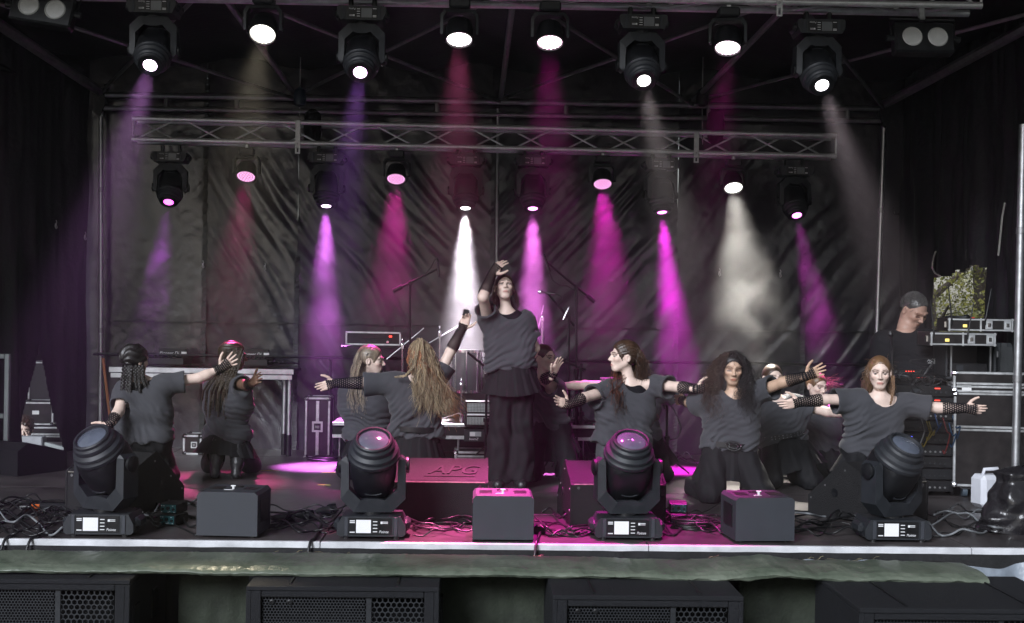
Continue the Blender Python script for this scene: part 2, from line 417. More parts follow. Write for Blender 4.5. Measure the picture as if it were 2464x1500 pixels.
# ------------------------------------------------------------------ frame: posts, beams, rafters
def post(px, pt, pb, Y, r, label, m=ALU, zb=None):
    a, b = P(px[0], pt, Y), P(px[1], pb, Y)
    if zb is not None: b = Vector((b.x, b.y, zb))
    t = thing('tent_post', label, 'post', b)
    MB().cyl((0, 0, 0), a - b, r, n=12).build('tube', m, t, 40)
    for f in (.33, .72):
        c = (a - b) * f; MB().cyl(c - Vector((0, 0, .025)), c + Vector((0, 0, .025)), r * 1.18, n=12).build('collar', STEEL, t, 40)
    return t
post((243, 246), 215, 868, 12.15, .022, 'slim silver post at the back left corner of the stage', zb=0)
post((1198, 1195), 262, 868, 12.15, .015, 'thin pole behind the raised arm in the middle of the back wall', STEEL, zb=0)
post((2128, 2103), 275, 868, 12.15, .022, 'silver post at the back right corner, left of the man in black', zb=0)
post((2462, 2446), 300, 900, 9.2, .03, 'bright silver post at the right edge beside the stacked cases', ALU, zb=0)
nodes = [243, 712, 1205, 1668, 2126]
bf = thing('roof_frame', 'steel roof frame with twin back beams and crossed wind braces', 'frame', (0, 12.15, 3.4))
def rb(name, pts, r, m=STEEL, n=8):
    return MB().tube([Vector(p) - Vector((0, 12.15, 3.4)) for p in pts], r, n).build(name, m, bf, 40)
BY = 12.15
nb = [P(x, 232 + .0155 * (x - 1232) + 6, BY) for x in nodes]
rb('beam', [P(238, 228, BY), P(2132, 262, BY)], .03); rb('beam', [P(238, 260, BY), P(2132, 292, BY)], .024)
for x in (400, 570, 1052, 1362, 1705, 2040): rb('beam_link', [P(x, 232 + (x - 240) * .018, BY), P(x, 260 + (x - 240) * .017, BY)], .022)
fz = 3.52
fn = [Vector((p.x * 1.0, 8.25, fz)) for p in nb]
for i, p in enumerate(nb):
    rb('rafter', [p, fn[i]], .045 if i in (0, 4) else .024)
for i in range(4):
    rb('wind_brace', [nb[i], fn[i + 1]], .016); rb('wind_brace', [nb[i + 1] - Vector((0, 0, .035)), fn[i] - Vector((0, 0, .035))], .016)
for p, s in ((nb[0], 1), (nb[4], -1)):
    q = p - Vector((0, 12.15, 3.4)); mb = MB()
    mb.prism([(q.x - s * .05, q.z + .10), (q.x + s * .04, q.z + .08), (q.x + s * .05, q.z - .12), (q.x + s * .0, q.z - .24), (q.x - s * .05, q.z - .2)], q.y - .05, q.y + .05); mb.build('corner_plate', BLKMET, bf)

def truss(a, b, h, label, step=.42, r=.024, end_plates=True):
    a, b = Vector(a), Vector(b); d = (b - a); L = d.length; d.normalize()
    t = thing('lighting_truss', label, 'truss', a); up = Vector((0, 0, 1)); bk = Vector((0, 1, 0))
    cs = [Vector((0, 0, 0)), up * h, bk * h, up * h + bk * h]
    for c in cs: MB().cyl(c, c + d * L, r, n=10).build('chord', TRUSSM, t, 40)
    nseg = int(L / step); st = L / nseg
    for f, (c0, c1) in enumerate(((cs[0], cs[1]), (cs[2], cs[3]), (cs[0], cs[2]))):
        meshes = []
        for i in range(nseg):
            p, q = (c0, c1) if (i + f) % 2 == 0 else (c1, c0)
            if i < 2: o = MB().cyl(p + d * .03, q + d * (st - .03), .0085, n=6).build('brace', TRUSSM, t); meshes.append(o.data); 
            else: o = link('brace', meshes[i % 2], t)
            o.location = d * (st * i)
    for i in (0, nseg):
        MB().cyl(cs[0] + d * (i * st * .998 + .01), cs[1] + d * (i * st * .998 + .01), .009, n=6).build('end_brace', TRUSSM, t)
    return t
REARY, FRONTY = 11.55, 8.2
ta, tb = P(318, 335, REARY), P(2012, 376, REARY)
truss(ta, tb, .19, 'silver lattice truss carrying the rear row of lamps')
ga, gb_ = P(-120, -32, FRONTY), P(2362, 14, FRONTY)
truss(ga, gb_, .22, 'silver lattice truss along the top edge carrying the front row of lamps', r=.025)
for px, py0, py1, Y, lab in ((713, 290, 370, REARY - .03, 'flat drilled steel strap hanging on the left of the rear truss'), (1672, 318, 392, REARY - .03, 'flat drilled steel strap hanging on the right of the rear truss'),
                     (1872, -6, 40, FRONTY - .03, 'flat drilled steel strap hanging from the front truss')):
    a, b = P(px, py0, Y), P(px + 3, py1, Y)
    t = thing('hanging_strap', lab, 'strap', b)
    mb = MB(); h = (a - b).length; w = .045 if Y > 10 else .04
    mb.prism([(-w / 2, .055), (w / 2, .055), (w / 2, h), (-w / 2, h)], -.006, .0); 
    mb.prism([(-w / 2, 0), (w / 2, 0), (w / 2, .012), (-w / 2, .012)], -.006, 0); mb.prism([(-w / 2, .012), (-w / 5, .012), (-w / 5, .055), (-w / 2, .055)], -.006, 0)
    mb.prism([(w / 5, .012), (w / 2, .012), (w / 2, .055), (w / 5, .055)], -.006, 0)
    mb.build('plate', ALU2, t); MB().cyl((0, -.012, .09), (0, .004, .09), .009, n=8).build('bolt', STEEL, t)
# motor hoists and their bags behind the rear truss
for px, lab in ((722, 'blue chain hoist with black bag above the left of the rear truss'), (1690, 'dark chain hoist with black bag above the right of the rear truss')):
    p = P(px, 235, REARY + .15); t = thing('chain_hoist', lab, 'hoist', p)
    MB().lathe([(.02, -.09), (.055, -.07), (.06, 0), (.05, .07), (.02, .09)], 14).build('motor', mat('blue motor', (.012, .03, .055), .4) if px < 1000 else BLKMET, t, 40)
    bgm = MB(); bgm.lathe([(.03, -.02), (.075, -.06), (.085, -.2), (.07, -.32), (.02, -.36)], 12, Matrix.Translation((.12 if px < 1000 else .13, 0, -.09))); bgm.build('chain_bag', BLKCARP, t, True)
    MB().cyl((0, 0, .08), (0, 0, .5), .006, n=6).build('chain', STEEL, t); MB().cyl((0, 0, -.08), (0, -.05, -.45), .005, n=6).build('chain', STEEL, t)

# guard rail along the back
gr = thing('guard_rail', 'low black guard rail in front of the back curtain', 'railing', (0, 12.0, 0))
def grp(name, a, b, r): MB().cyl(a, b, r, n=8).build(name, BLKMET, gr)
grp('rail', (-3.6, 0, .92), (4.0, 0, .92), .014)
for x in (-3.3, -2.3, -1.35, -.4, .55, 1.5, 2.45, 3.35): grp('upright', (x, .03, 0), (x, .03, .9), .012)

# ------------------------------------------------------------------ trees beyond the right-hand curtain
LEAF = mat('sunlit leaves', (.09, .125, .035), .5, 0, .6, 1.5, col2=(.24, .22, .05)); BARK = mat('bark', (.06, .045, .035), .9, 0, .4, 8, .6, 20)
def tree(x, y, h, r, n, label, seed):
    rg = np.random.default_rng(seed)
    t = thing('leafy_tree', label, 'tree', (x, y, GROUNDZ), group='trees beyond the right curtain')
    tr = MB(); tr.tube([(0, 0, 0), (.05, 0, h * .3), (-.05, .1, h * .6), (0, 0, h * .9)], [.2, .15, .1, .04], 8)
    for k in range(7):
        a = rg.random() * 6.28; z = h * (.3 + .08 * k); tr.tube([(0, 0, z), (math.cos(a) * r * .4, math.sin(a) * r * .4, z + .6), (math.cos(a) * r * .8, math.sin(a) * r * .8, z + .9)], [.06, .04, .015], 5)
    tr.build('trunk', BARK, t)
    cc = rg.normal(size=(46, 3)); cc /= np.linalg.norm(cc, axis=1)[:, None]; cc *= (rg.random(46) ** .4)[:, None]
    cc = cc * np.array([r, r, h * .48]) + np.array([0, 0, h * .52])
    p = cc[rg.integers(0, 46, n)] + rg.normal(size=(n, 3)) * r * .17
    s = rg.uniform(.022, .05, n)[:, None]
    d1 = rg.normal(size=(n, 3)); d1 /= np.linalg.norm(d1, axis=1)[:, None]; d2 = np.cross(d1, rg.normal(size=(n, 3))); d2 /= np.linalg.norm(d2, axis=1)[:, None]
    v = np.stack([p - d1 * s, p + d2 * s * .5, p + d1 * s, p - d2 * s * .5], 1).reshape(-1, 3)
    me = bpy.data.meshes.new('crown'); set_mesh(me, v, np.arange(len(v)).reshape(-1, 4)); me.materials.append(LEAF); link('crown', me, t)
for i, (x, y, h, r) in enumerate(((7.6, 20.5, 6.2, 1.6), (9.7, 23.5, 7.0, 1.9), (9.3, 28.5, 8.5, 2.3), (12.4, 29.0, 9.0, 2.6))):
    tree(x, y, h, r, 9000, ['pale green tree nearest the torn window, on its left', 'leafy tree filling the right of the torn window', 'taller tree behind, seen through gaps in the torn window', 'farthest tree, off to the right beyond the torn window'][i], 40 + i)
# ------------------------------------------------------------------ stage lamps
def quat_to(d): return Vector(d).normalized().to_track_quat('Z', 'Y')
def make_moving_head():
    """base at z = 0, front towards -Y; the head turns about (0,0,.43)"""
    t = thing('moving_head_lamp', '', 'stage lamp')
    b = MB(); prof = [(-.205, .03), (-.19, .016), (.19, .016), (.205, .03), (.205, .075), (.175, .135), (-.175, .135), (-.205, .075)]
    b.prism(prof, -.135, .135)
    for s in (-1, 1):
        b.box((s * .205, .0, .075), (.05, .17, .07), b=.02)
    base = b.build('base', GRYPL, t)
    for s in (-1, 1):
        MB().box((s * .148, -.1375, .076), (.022, .006, .112), b=.002).build('trim_strip', BOXGREY, base)
        for y in (-.11, .11): MB().cyl((s * .15, y, 0), (s * .15, y, .018), .018, n=10).build('foot', RUBBER, base)
    MB().box((-.005, -.1365, .077), (.255, .004, .098), b=.001).build('display_panel', BLKMET, base)
    MB().box((-.045, -.1395, .077), (.088, .003, .078)).build('screen', SCREEN, base)
    pr = MB()
    for z in (.11, .1, .042): pr.box((-.112, -.1392, z), (.03, .002, .006))
    for z in (.106, .086, .066, .046): pr.box((.024, -.1392, z), (.026, .002, .005))
    pr.box((.083, -.1392, .104), (.034, .002, .004)); pr.box((.083, -.1392, .096), (.034, .002, .003)); pr.box((.062, -.1392, .1), (.012, .002, .014))
    pp_ = pr.build('panel_print', PRINT, base); pp_['kind'] = 'stuff'
    text_mesh('lettering', 'Pointe', .022, PRINT, base, FACE(.075, -.1395, .045), .0005, .3)
    bt = MB()
    for z in (.106, .086, .066, .046): bt.cyl((.045, -.143, z), (.045, -.138, z), .005, n=8)
    bt.build('button', BLKPL, base)['kind'] = 'stuff'
    # yoke: an outer octagon U with the head space cut out
    o = [(-.195, .47), (-.195, .23), (-.115, .15), (.115, .15), (.195, .23), (.195, .47), (.165, .49), (.148, .47), (.145, .29), (.075, .225), (.035, .232), (.012, .218), (-.012, .218), (-.035, .232), (-.075, .225), (-.145, .29), (-.148, .47), (-.165, .49)]
    yk = MB()
    n = len(o)
    # build the U as quads between outer and inner outline, so it stays planar and clean
    outer = [(-.165, .49), (-.195, .465), (-.195, .23), (-.115, .15), (-.03, .15), (.03, .15), (.115, .15), (.195, .23), (.195, .465), (.165, .49)]
    inner = [(-.150, .47), (-.148, .44), (-.145, .29), (-.075, .222), (-.03, .232), (.03, .232), (.075, .222), (.145, .29), (.148, .44), (.150, .47)]
    vs = []; fs = []
    for i in range(10):
        for (q, yy) in ((outer[i], -.062), (inner[i], -.072), (inner[i], .072), (outer[i], .062)): vs.append((q[0], yy, q[1]))
    for i in range(9):
        a = 4 * i; c = a + 4
        for k in range(4): fs.append((a + k, c + k, c + (k + 1) % 4, a + (k + 1) % 4))
    fs += [(0, 1, 2, 3), (36, 37, 38, 39)]
    yk.add(vs, fs)
    y = yk.build('yoke', GRYPL, t)
    for s in (-1, 1):
        MB().lathe([(.05, 0), (.05, .016), (.035, .022)], 18, Matrix.Translation((s * .196, 0, .43)) @ Matrix.Rotation(R(90 * s), 4, 'Y')).build('pivot_cap', BLKPL, y, 40)
    MB().lathe([(.07, .135), (.07, .152)], 20).build('pan_bearing', BLKPL, t, 40)
    h = MB()
    # head barrel: squarish black back, stepped rings in front
    def ringpoly(rx, ry, z, n=24, p=3.2):
        out = []
        for k in range(n):
            a = 2 * math.pi * k / n; c, s = math.cos(a), math.sin(a)
            out.append((rx * abs(c) ** (2 / p) * (1 if c > 0 else -1), ry * abs(s) ** (2 / p) * (1 if s > 0 else -1), z))
        return out
    secs = [(.05, .05, -.195), (.10, .11, -.185), (.125, .14, -.13), (.138, .15, -.03), (.138, .15, .05), (.133, .14, .075)]
    vs = []; fs = []
    for rx, ry, z in secs: vs += ringpoly(rx, ry, z)
    for i in range(len(secs) - 1):
        for k in range(24): fs.append((i * 24 + k, i * 24 + (k + 1) % 24, (i + 1) * 24 + (k + 1) % 24, (i + 1) * 24 + k))
    fs += [tuple(range(24)), tuple(range(5 * 24, 6 * 24))]
    h.add(vs, fs)
    hd = h.build('head', BLKPL, t, 35); hd.location = (0, 0, .43)
    MB().lathe([(.10, .07), (.150, .072), (.157, .082), (.157, .100), (.148, .110), (.146, .116), (.150, .120), (.147, .134), (.128, .150), (.126, .156), (.129, .160), (.126, .178), (.115, .190), (.113, .206), (.106, .212), (.098, .210), (.094, .196), (.03, .194)], 36).build('lens_rings', GRYPL, hd, 30)
    MB().lathe([(.0, .216), (.03, .214), (.06, .208), (.085, .200), (.094, .194)], 28).build('lens', GLASSD, hd, True)
    sc = MB()
    for a in range(4):
        an = R(45 + 90 * a); sc.box((math.cos(an) * .125, math.sin(an) * .138, .045), (.018, .018, .012), b=.003)
    sc.build('screw', STEEL, hd)['kind'] = 'stuff'
    for s in (-1, 1): MB().tube([(s * .05, -.150, -.10), (s * .02, -.156, -.105), (-s * .001, -.157, -.106)], .004, 5).build('handle_rib', GRYPL, hd)
    return t
MH = make_moving_head()
def part(d, name): return d[name][0]
def lamp_light(p, d, col, power, ang, blend, r, name='beam'):
    l = bpy.data.lights.new(name, 'SPOT'); l.energy = power; l.color = col; l.spot_size = R(ang); l.spot_blend = blend; l.shadow_soft_size = r
    o = bpy.data.objects.new(name, l); COL.objects.link(o); o.location = p; o.rotation_euler = (-quat_to(d)).to_euler() if False else Vector(d).to_track_quat('-Z', 'Y').to_euler()
    return o
def emis(name, col, s):
    m = bpy.data.materials.new(name); m.use_nodes = True; nt = m.node_tree; nt.nodes.remove(nt.nodes['Principled BSDF'])
    e = nt.nodes.new('ShaderNodeEmission'); e.inputs[0].default_value = (*col, 1); e.inputs[1].default_value = s
    nt.links.new(e.outputs[0], nt.nodes['Material Output'].inputs[0]); return m
def set_lamp(root, parts, d_world, flip, scale):
    root.scale = (scale,) * 3
    d = Vector(d_world).normalized()
    if flip: d = Vector((-d.x, d.y, -d.z))           # the root is turned half round about Y
    pan = math.atan2(d.x, -d.y)
    part(parts, 'yoke').rotation_euler = (0, 0, pan)
    tilt = math.atan2(math.hypot(d.x, d.y), d.z)     # from straight up, towards -Y
    part(parts, 'head').rotation_euler = (Matrix.Rotation(pan, 3, 'Z') @ Matrix.Rotation(tilt, 3, 'X')).to_euler()
mh_used = [False]
def new_mh(label, loc, flip, d, scale, group):
    r, ps = dup(MH, label, loc, (0, R(180), 0) if flip else (0, 0, 0), group)
    set_lamp(r, ps, d, flip, scale)
    return r, ps
_ds = [c for b in MH.children for c in b.children if c.name.startswith('screen')][0]
DIM_SCREEN = _ds.data.copy(); DIM_SCREEN.materials.clear(); DIM_SCREEN.materials.append(mat('unlit display', (.12, .13, .14), .3))
def hung_head(px, py, Y, label, col, power, ang, dx, dep, lens_col, group, piv=46):
    d = Vector((dx, -math.cos(R(dep)), -math.sin(R(dep)))).normalized(); s = .78
    pv = P(px, py, Y) - d * (.2 * s)
    r, ps = new_mh(label, pv + Vector((0, 0, .43 * s)), True, d, s, group)
    me = MB().lathe([(0, .2245), (.03, .2235), (.048, .221), (.056, .217)], 20); hd = part(ps, 'head')
    ln = part(ps, 'lens'); bpy.data.objects.remove(ln)
    me.build('lens', emis('lit lens ' + label, lens_col[0], lens_col[1]), hd, True)
    for o in list(ps.get('screw', [])): bpy.data.objects.remove(o)
    for o in [c for c in ps.get('foot', [])]: bpy.data.objects.remove(o)
    MB().lathe([(.056, .216), (.06, .222), (.10, .222), (.104, .214)], 24).build('lens_hood', BLKPL, hd, 40)
    part(ps, 'screen').data = DIM_SCREEN
    for sx in (-1, 1):
        MB().box((sx * .1, 0, -.03), (.04, .05, .09), b=.01).build('clamp', BLKMET, r)
    bc_ = pv + d * (.235 * s)
    lamp_light(bc_, d, col, power, ang, 1.0, .05)
WHI = (1, .93, .9)
VIO = (.72, .28, 1.0); MAG = (1.0, .05, .75); PNK = (1.0, .16, .42); PUR = (.55, .16, 1.0); WRM = (1.0, .86, .62); MAG2 = (1.0, .02, .55)
PW = 11.0; PR = 3.0; PV = 7.5
F_ = 'moving heads on the front truss'; R_ = 'moving heads on the rear truss'
hung_head(362, 155, FRONTY, 'moving head at the far left of the front truss throwing a violet beam', (.85, .35, 1), 260 * PW, 17, .03, 45, ((1, .75, 1), 9), F_)
hung_head(867, 172, FRONTY, 'second moving head of the front truss with a narrow purple beam', (.62, .22, 1), 240 * PW, 14, .0, 45, ((1, .6, 1), 9), F_)
hung_head(1549, 192, FRONTY, 'third moving head of the front truss with a pale warm beam', (1, .85, .85), 240 * PW, 14, .03, 45, ((1, .97, .95), 10), F_)
hung_head(1977, 203, FRONTY, 'moving head at the far right of the front truss with a whitish beam', (1, .82, .88), 240 * PW, 15, .02, 45, ((1, .95, 1), 10), F_)
hung_head(406, 484, REARY, 'leftmost moving head of the rear truss with a dim purple beam', (.75, .12, 1), 1000 * PR, 18, .03, 57, ((1, .1, .8), 4), R_)
hung_head(785, 493, REARY, 'moving head of the rear truss with a bright pink-violet beam', (.88, .2, 1), 2600 * PR, 21, .02, 76, ((1, .65, 1), 9), R_)
hung_head(1120, 498, REARY, 'moving head of the rear truss with the brightest white beam', (1, .88, 1), 3000 * PR, 23, .0, 75, ((1, .97, 1), 10), R_)
hung_head(1282, 499, REARY, 'moving head of the rear truss just right of the raised hand with a magenta beam', (1, .2, .9), 1300 * PR, 20, .0, 72, ((1, .3, .9), 6), R_)
hung_head(1593, 508, REARY, 'moving head of the rear truss with a strong magenta beam leaning right', (1, .03, .85), 2300 * PR, 19, .07, 76, ((1, .2, .9), 6), R_)
hung_head(1917, 516, REARY, 'rightmost moving head of the rear truss with a faint magenta beam', (1, .12, .85), 1000 * PR, 17, .05, 57, ((1, .2, .9), 5), R_)

# round LED wash lamps
def make_wash():
    t = thing('wash_lamp', '', 'stage lamp')           # origin at the clamp, hangs down
    MB().box((0, 0, -.03), (.14, .11, .065), b=.012).build('base', GRYPL, t)
    MB().box((0, 0, .03), (.035, .04, .07), b=.006).build('clamp', ALU2, t)
    yk = MB(); vs = []; fs = []
    outer = [(-.125, -.235), (-.125, -.11), (-.10, -.072), (.10, -.072), (.125, -.11), (.125, -.235)]
    inner = [(-.108, -.235), (-.106, -.12), (-.085, -.092), (.085, -.092), (.106, -.12), (.108, -.235)]
    for i in range(6):
        for q, yy in ((outer[i], -.04), (inner[i], -.045), (inner[i], .045), (outer[i], .04)): vs.append((q[0], yy, q[1]))
    for i in range(5):
        for k in range(4): fs.append((4 * i + k, 4 * i + 4 + k, 4 * i + 4 + (k + 1) % 4, 4 * i + (k + 1) % 4))
    fs += [(0, 1, 2, 3), (20, 21, 22, 23)]
    yk.add(vs, fs); yk.build('yoke', GRYPL, t)
    h = MB().lathe([(.05, -.085), (.078, -.07), (.09, -.02), (.092, .045), (.095, .05), (.095, .062), (.084, .064), (.084, .05), (.02, .049)], 28).build('head', BLKPL, t, 35)
    h.location = (0, 0, -.215)
    return t
WS = make_wash()
def wash(px, py, Y, label, col, power, ang, dx, dep, lens, group):
    aim = Vector((dx, -math.cos(R(dep)), -math.sin(R(dep)))).normalized(); hd_ = min(dep, 66)     # the head sits a little flatter than the middle of its wide field
    d = Vector((dx, -math.cos(R(hd_)), -math.sin(R(hd_)))).normalized()
    pv = P(px, py, Y) - d * .055
    r, ps = dup(WS, label, pv + Vector((0, 0, .215)), None, group)
    hd = part(ps, 'head'); hd.rotation_euler = quat_to(d).to_euler()
    pan = math.atan2(d.x, -d.y); part(ps, 'yoke').rotation_euler = (0, 0, pan)
    MB().lathe([(0, .0505), (.083, .0505)], 24).build('reflector', emis('wash glow ' + label, lens[0], lens[1] * .3), hd)
    lb = MB()
    for ring, cnt in ((0, 1), (.026, 6), (.05, 12), (.072, 18)):
        for k in range(cnt):
            a = 2 * math.pi * k / cnt; lb.lathe([(.0095, .051), (.008, .056), (0, .058)], 8, Matrix.Translation((ring * math.cos(a), ring * math.sin(a), 0)))
    lb.build('led_cluster', emis('wash led ' + label, lens[2], lens[3] * .3), hd)['kind'] = 'stuff'
    lamp_light(pv + d * .08, aim, col, power, ang * 1.1, 1.0, .06)
WF, WR = 'wash lamps on the front truss', 'wash lamps on the rear truss'
wash(632, 82, FRONTY, 'round wash lamp of the front truss glowing warm white', WRM, 75 * PW, 24, 0, 53, ((1, .95, .85), 5, (1, .97, .92), 9), WF)
wash(1105, 95, FRONTY, 'round wash lamp of the front truss with a pink beam, left of the middle', PNK, 260 * PW, 27, 0, 82, ((1, .8, .9), 5, (1, .95, .97), 9), WF)
wash(1323, 102, FRONTY, 'round wash lamp of the front truss with a deep magenta beam, right of the middle', MAG2, 190 * PW, 27, 0, 82, ((1, .35, .75), 4, (1, .85, .95), 9), WF)
wash(1751, 115, FRONTY, 'tilted round wash lamp of the front truss with a short magenta glow', MAG2, 110 * PW, 24, -.1, 84, ((1, .5, .8), 4, (1, .9, .97), 9), WF)
wash(592, 425, REARY, 'leftmost round wash lamp of the rear truss, red-pink', (1, .08, .35), 220 * PV, 26, 0, 58, ((1, .15, .5), 1.2, (1, .5, .88), 3.6), WR)
wash(953, 431, REARY, 'round wash lamp of the rear truss with a magenta glow, left of the white beam', (1, .03, .5), 75 * PV, 26, 0, 58, ((1, .08, .6), 1.0, (1, .5, .88), 3.6), WR)
wash(1450, 443, REARY, 'round magenta wash lamp of the rear truss, right of the raised hand', (1, .02, .65), 110 * PV, 24, .0, 58, ((1, .05, .65), 1.0, (1, .5, .88), 3.6), WR)
wash(1765, 452, REARY, 'tilted round wash lamp of the rear truss glowing white', (1, .95, .85), 230 * PV, 32, .0, 56, ((1, .97, .92), 5, (1, 1, .97), 8), WR)

# unlit two-lamp blinders at both ends of the front truss
REFL = mat('pearl reflector', (.55, .55, .53), .35, .3, .15); COB = mat('orange lamp chip', (.75, .28, .05), .5)
def blinder(px, py, label, tiltx):
    t = thing('blinder_lamp', label, 'stage lamp', P(px, py, FRONTY - .05), group='two-lamp blinders', rot=(R(-12), R(tiltx), 0))
    MB().box((0, .04, 0), (.40, .10, .21), b=.012).build('housing', BLKMET, t)
    for s in (-1, 1):
        rr = MB().lathe([(.068, 0), (.062, .006), (.045, -.018), (.02, -.03), (0, -.031)], 22, Matrix.Translation((s * .085, -.012, .0)) @ Matrix.Rotation(R(90), 4, 'X')).build('reflector', REFL, t, 40)
        MB().box((s * .085 - .004, .012, .003), (.026, .012, .026), b=.004).build('chip', COB, rr)
    br = MB(); br.tube([(-.21, .03, .0), (-.22, .03, .14), (.22, .03, .14), (.21, .03, .0)], .008, 6); br.build('bracket', BLKMET, t)
    MB().box((.0, .03, .2), (.04, .04, .13), b=.006).build('clamp', ALU2, t)
    for s in (-1, 1): MB().cyl((s * .2, .03, 0), (s * .245, .03, 0), .022, n=10).build('knob', BLKPL, t)
blinder(102, 20, 'unlit two-lamp blinder in the top left corner', 8)
blinder(2225, 90, 'unlit two-lamp blinder at the right end of the front truss', 0)

# moving heads standing along the front edge of the deck
FG = 'moving heads along the front edge'
for px, py, dv, lab in ((238, 1292, (-.28, -.55, .80), 'unlit moving head at the front edge, leftmost of the four'),
                        (893, 1297, (.03, -.58, .82), 'unlit moving head at the front edge in front of the speaker with lettering'),
                        (1512, 1300, (.06, -.52, .85), 'unlit moving head at the front edge in front of the girl with red-brown hair'),
                        (2160, 1305, (.26, -.52, .83), 'unlit moving head at the front edge, rightmost of the four')):
    p = G(px, py); p.y += .12; p.z = 0
    r, ps = new_mh(lab, p, False, dv, 1.0, FG)
# remove the masters
for root in (MH, WS):
    for c in list(root.children):
        for g in list(c.children): bpy.data.objects.remove(g)
        bpy.data.objects.remove(c)
    bpy.data.objects.remove(root)
# ------------------------------------------------------------------ front of the stage: cabinets, wedges, subwoofers, tarpaulin
def cabinet(px, py, rz, label):
    p = G(px, py); t = thing('grey_cabinet', label, 'cabinet', (p.x, p.y + .17, 0), rz, 'grey cabinets along the front edge')
    w, h, d = .365, .272, .34; hw = w / 2
    MB().prism([(-hw, .012), (hw, .012), (hw, h - .02), (hw - .018, h), (-hw + .018, h), (-hw, h - .02)], -d / 2, d / 2).build('body', BOXGREY, t)
    for s in (-1, 1):
        MB().box((s * .105, 0, h + .001), (.075, .12, .004), b=.001).build('recessed_grip', BLKMET, t)
        MB().box((s * (hw + .001), 0, .15), (.004, .2, .14), b=.001).build('side_vent', BLKPL, t)
        for y in (-.13, .13): MB().cyl((s * .14, y, 0), (s * .14, y, .014), .016, n=10).build('foot', RUBBER, t)
    MB().box((.0, .06, h + .002), (.07, .05, .006), b=.002).build('top_plate', BLKMET, t)
    lt = MB(); lt.cyl((0, -.03, h), (0, -.03, h + .02), .008, n=8); lt.box((0, -.03, h + .02), (.03, .014, .008), b=.002); lt.build('latch', WHITE, t)
    lb = MB().box((-.02, -.07, h + .002), (.05, .012, .002)); lb.build('tape_mark', WHITE, t)
cabinet(550, 1295, R(-4), 'grey square cabinet at the front edge, leftmost, right of the teal boxes')
cabinet(1210, 1304, 0, 'grey square cabinet at the front edge below the standing dancer, pink light on top')
cabinet(1836, 1307, R(4), 'grey square cabinet at the front edge below the curly-haired dancer')

def wedge(px, py, rz, label, w=.62, name=None, pink=None):
    p = G(px, py); t = thing('wedge_monitor', label, 'speaker', (p.x, p.y, 0), rz, 'wedge monitors')
    prof = [(0, .012), (0, .16), (.0, .265), (.02, .285), (.27, .395), (.30, .39), (.60, .13), (.60, .012)]
    MB().prism(prof, -w / 2 + .012, w / 2 - .012, 'x').build('cabinet', WEDGE, t)
    for s in (-1, 1):
        o = [(-.004, .0), (-.004, .305), (.018, .324), (.275, .382), (.305, .374), (.608, .135), (.608, 0), (.34, 0), (.30, .06), (.22, .06), (.18, 0)]
        a = s * (w / 2 - .012); sp = MB()
        # the side cheek as a fan of quads keeps the cable arch open
        fan = [[(-.004, 0), (-.004, .27), (.018, .291), (.18, .362), (.18, 0)], [(.18, 0), (.18, .362), (.22, .379), (.22, .06)], [(.22, .06), (.22, .379), (.275, .402), (.30, .397), (.30, .06)], [(.30, .06), (.30, .397), (.34, .363), (.34, 0)], [(.34, 0), (.34, .363), (.608, .135), (.608, 0)]]
        for f in fan: sp.prism(f, a, a + s * .014, 'x')
        ck = sp.build('side_cheek', WEDGE, t)
        for y, z in ((.03, .24), (.03, .10), (.27, .34), (.45, .22), (.58, .12)): MB().cyl((a + s * .013, y, z), (a + s * .018, y, z), .007, n=8).build('screw', STEEL, ck)
        MB().lathe([(.03, 0), (.03, .006), (.022, .006), (.0, .001)], 14, Matrix.Translation((a + s * .013, .36, .18)) @ Matrix.Rotation(R(90 * s), 4, 'Y')).build('pole_socket', BLKPL, ck)
    MB().cyl((w / 2 - .05, -.005, .25), (w / 2 - .05, .0, .25), .01, n=10).build('screw', CHROME, t)
    MB().cyl((-w / 2 + .05, -.005, .25), (-w / 2 + .05, .0, .25), .01, n=10).build('screw', CHROME, t)
    gm = MB(); gm.add([(-w / 2 + .03, .32, .365), (w / 2 - .03, .32, .365), (w / 2 - .03, .59, .15), (-w / 2 + .03, .59, .15)], [(0, 1, 2, 3)]); gm.build('grille', BLKMET, t)
    wr = MB().tube([(-w / 2 + .02, -.003, .272), (w / 2 - .02, -.003, .272)], .005, 5).build('worn_edge', mat('bare worn edge', (.13, .12, .10), .7, 0, .5, 30), t)
    if name:
        sl = math.atan2(.11, .25)
        M_ = Matrix.Translation((.19, .125, .3345)) @ Matrix.Rotation(sl, 4, 'X')
        text_mesh('lettering', name, .15, BLKMET, t, M_, .003, .35, 1.1)
        MB().box((0, 0, 0), (.33, .006, .004), M_ @ Matrix.Translation((-.02, -.075, 0))).build('underline', BLKMET, t)
    return t
wedge(232, 1240, R(-22), 'black wedge monitor behind the leftmost front moving head', .50)
wedge(1015, 1262, R(0), 'wedge monitor with raised lettering on its pink-lit top', .84, 'APG')
wedge(1487, 1268, R(4), 'wedge monitor with magenta-lit top behind the third front moving head', .62)
wedge(2170, 1262, R(30), 'black wedge monitor with its sloping side turned left, behind the rightmost front moving head', .50)
p = G(8, 1142); t = thing('wedge_monitor', 'dark wedge monitor cut off by the left edge of the picture', 'speaker', (p.x - .06, p.y, 0), R(-30), 'wedge monitors')
MB().prism([(0, 0), (0, .2), (.1, .26), (.5, .16), (.5, 0)], -.25, .25, 'x').build('cabinet', BLKCARP, t); MB().add([(-.22, .11, .263), (.22, .11, .263), (.22, .48, .17), (-.22, .48, .17)], [(0, 1, 2, 3)]).build('grille', BLKMET, t)

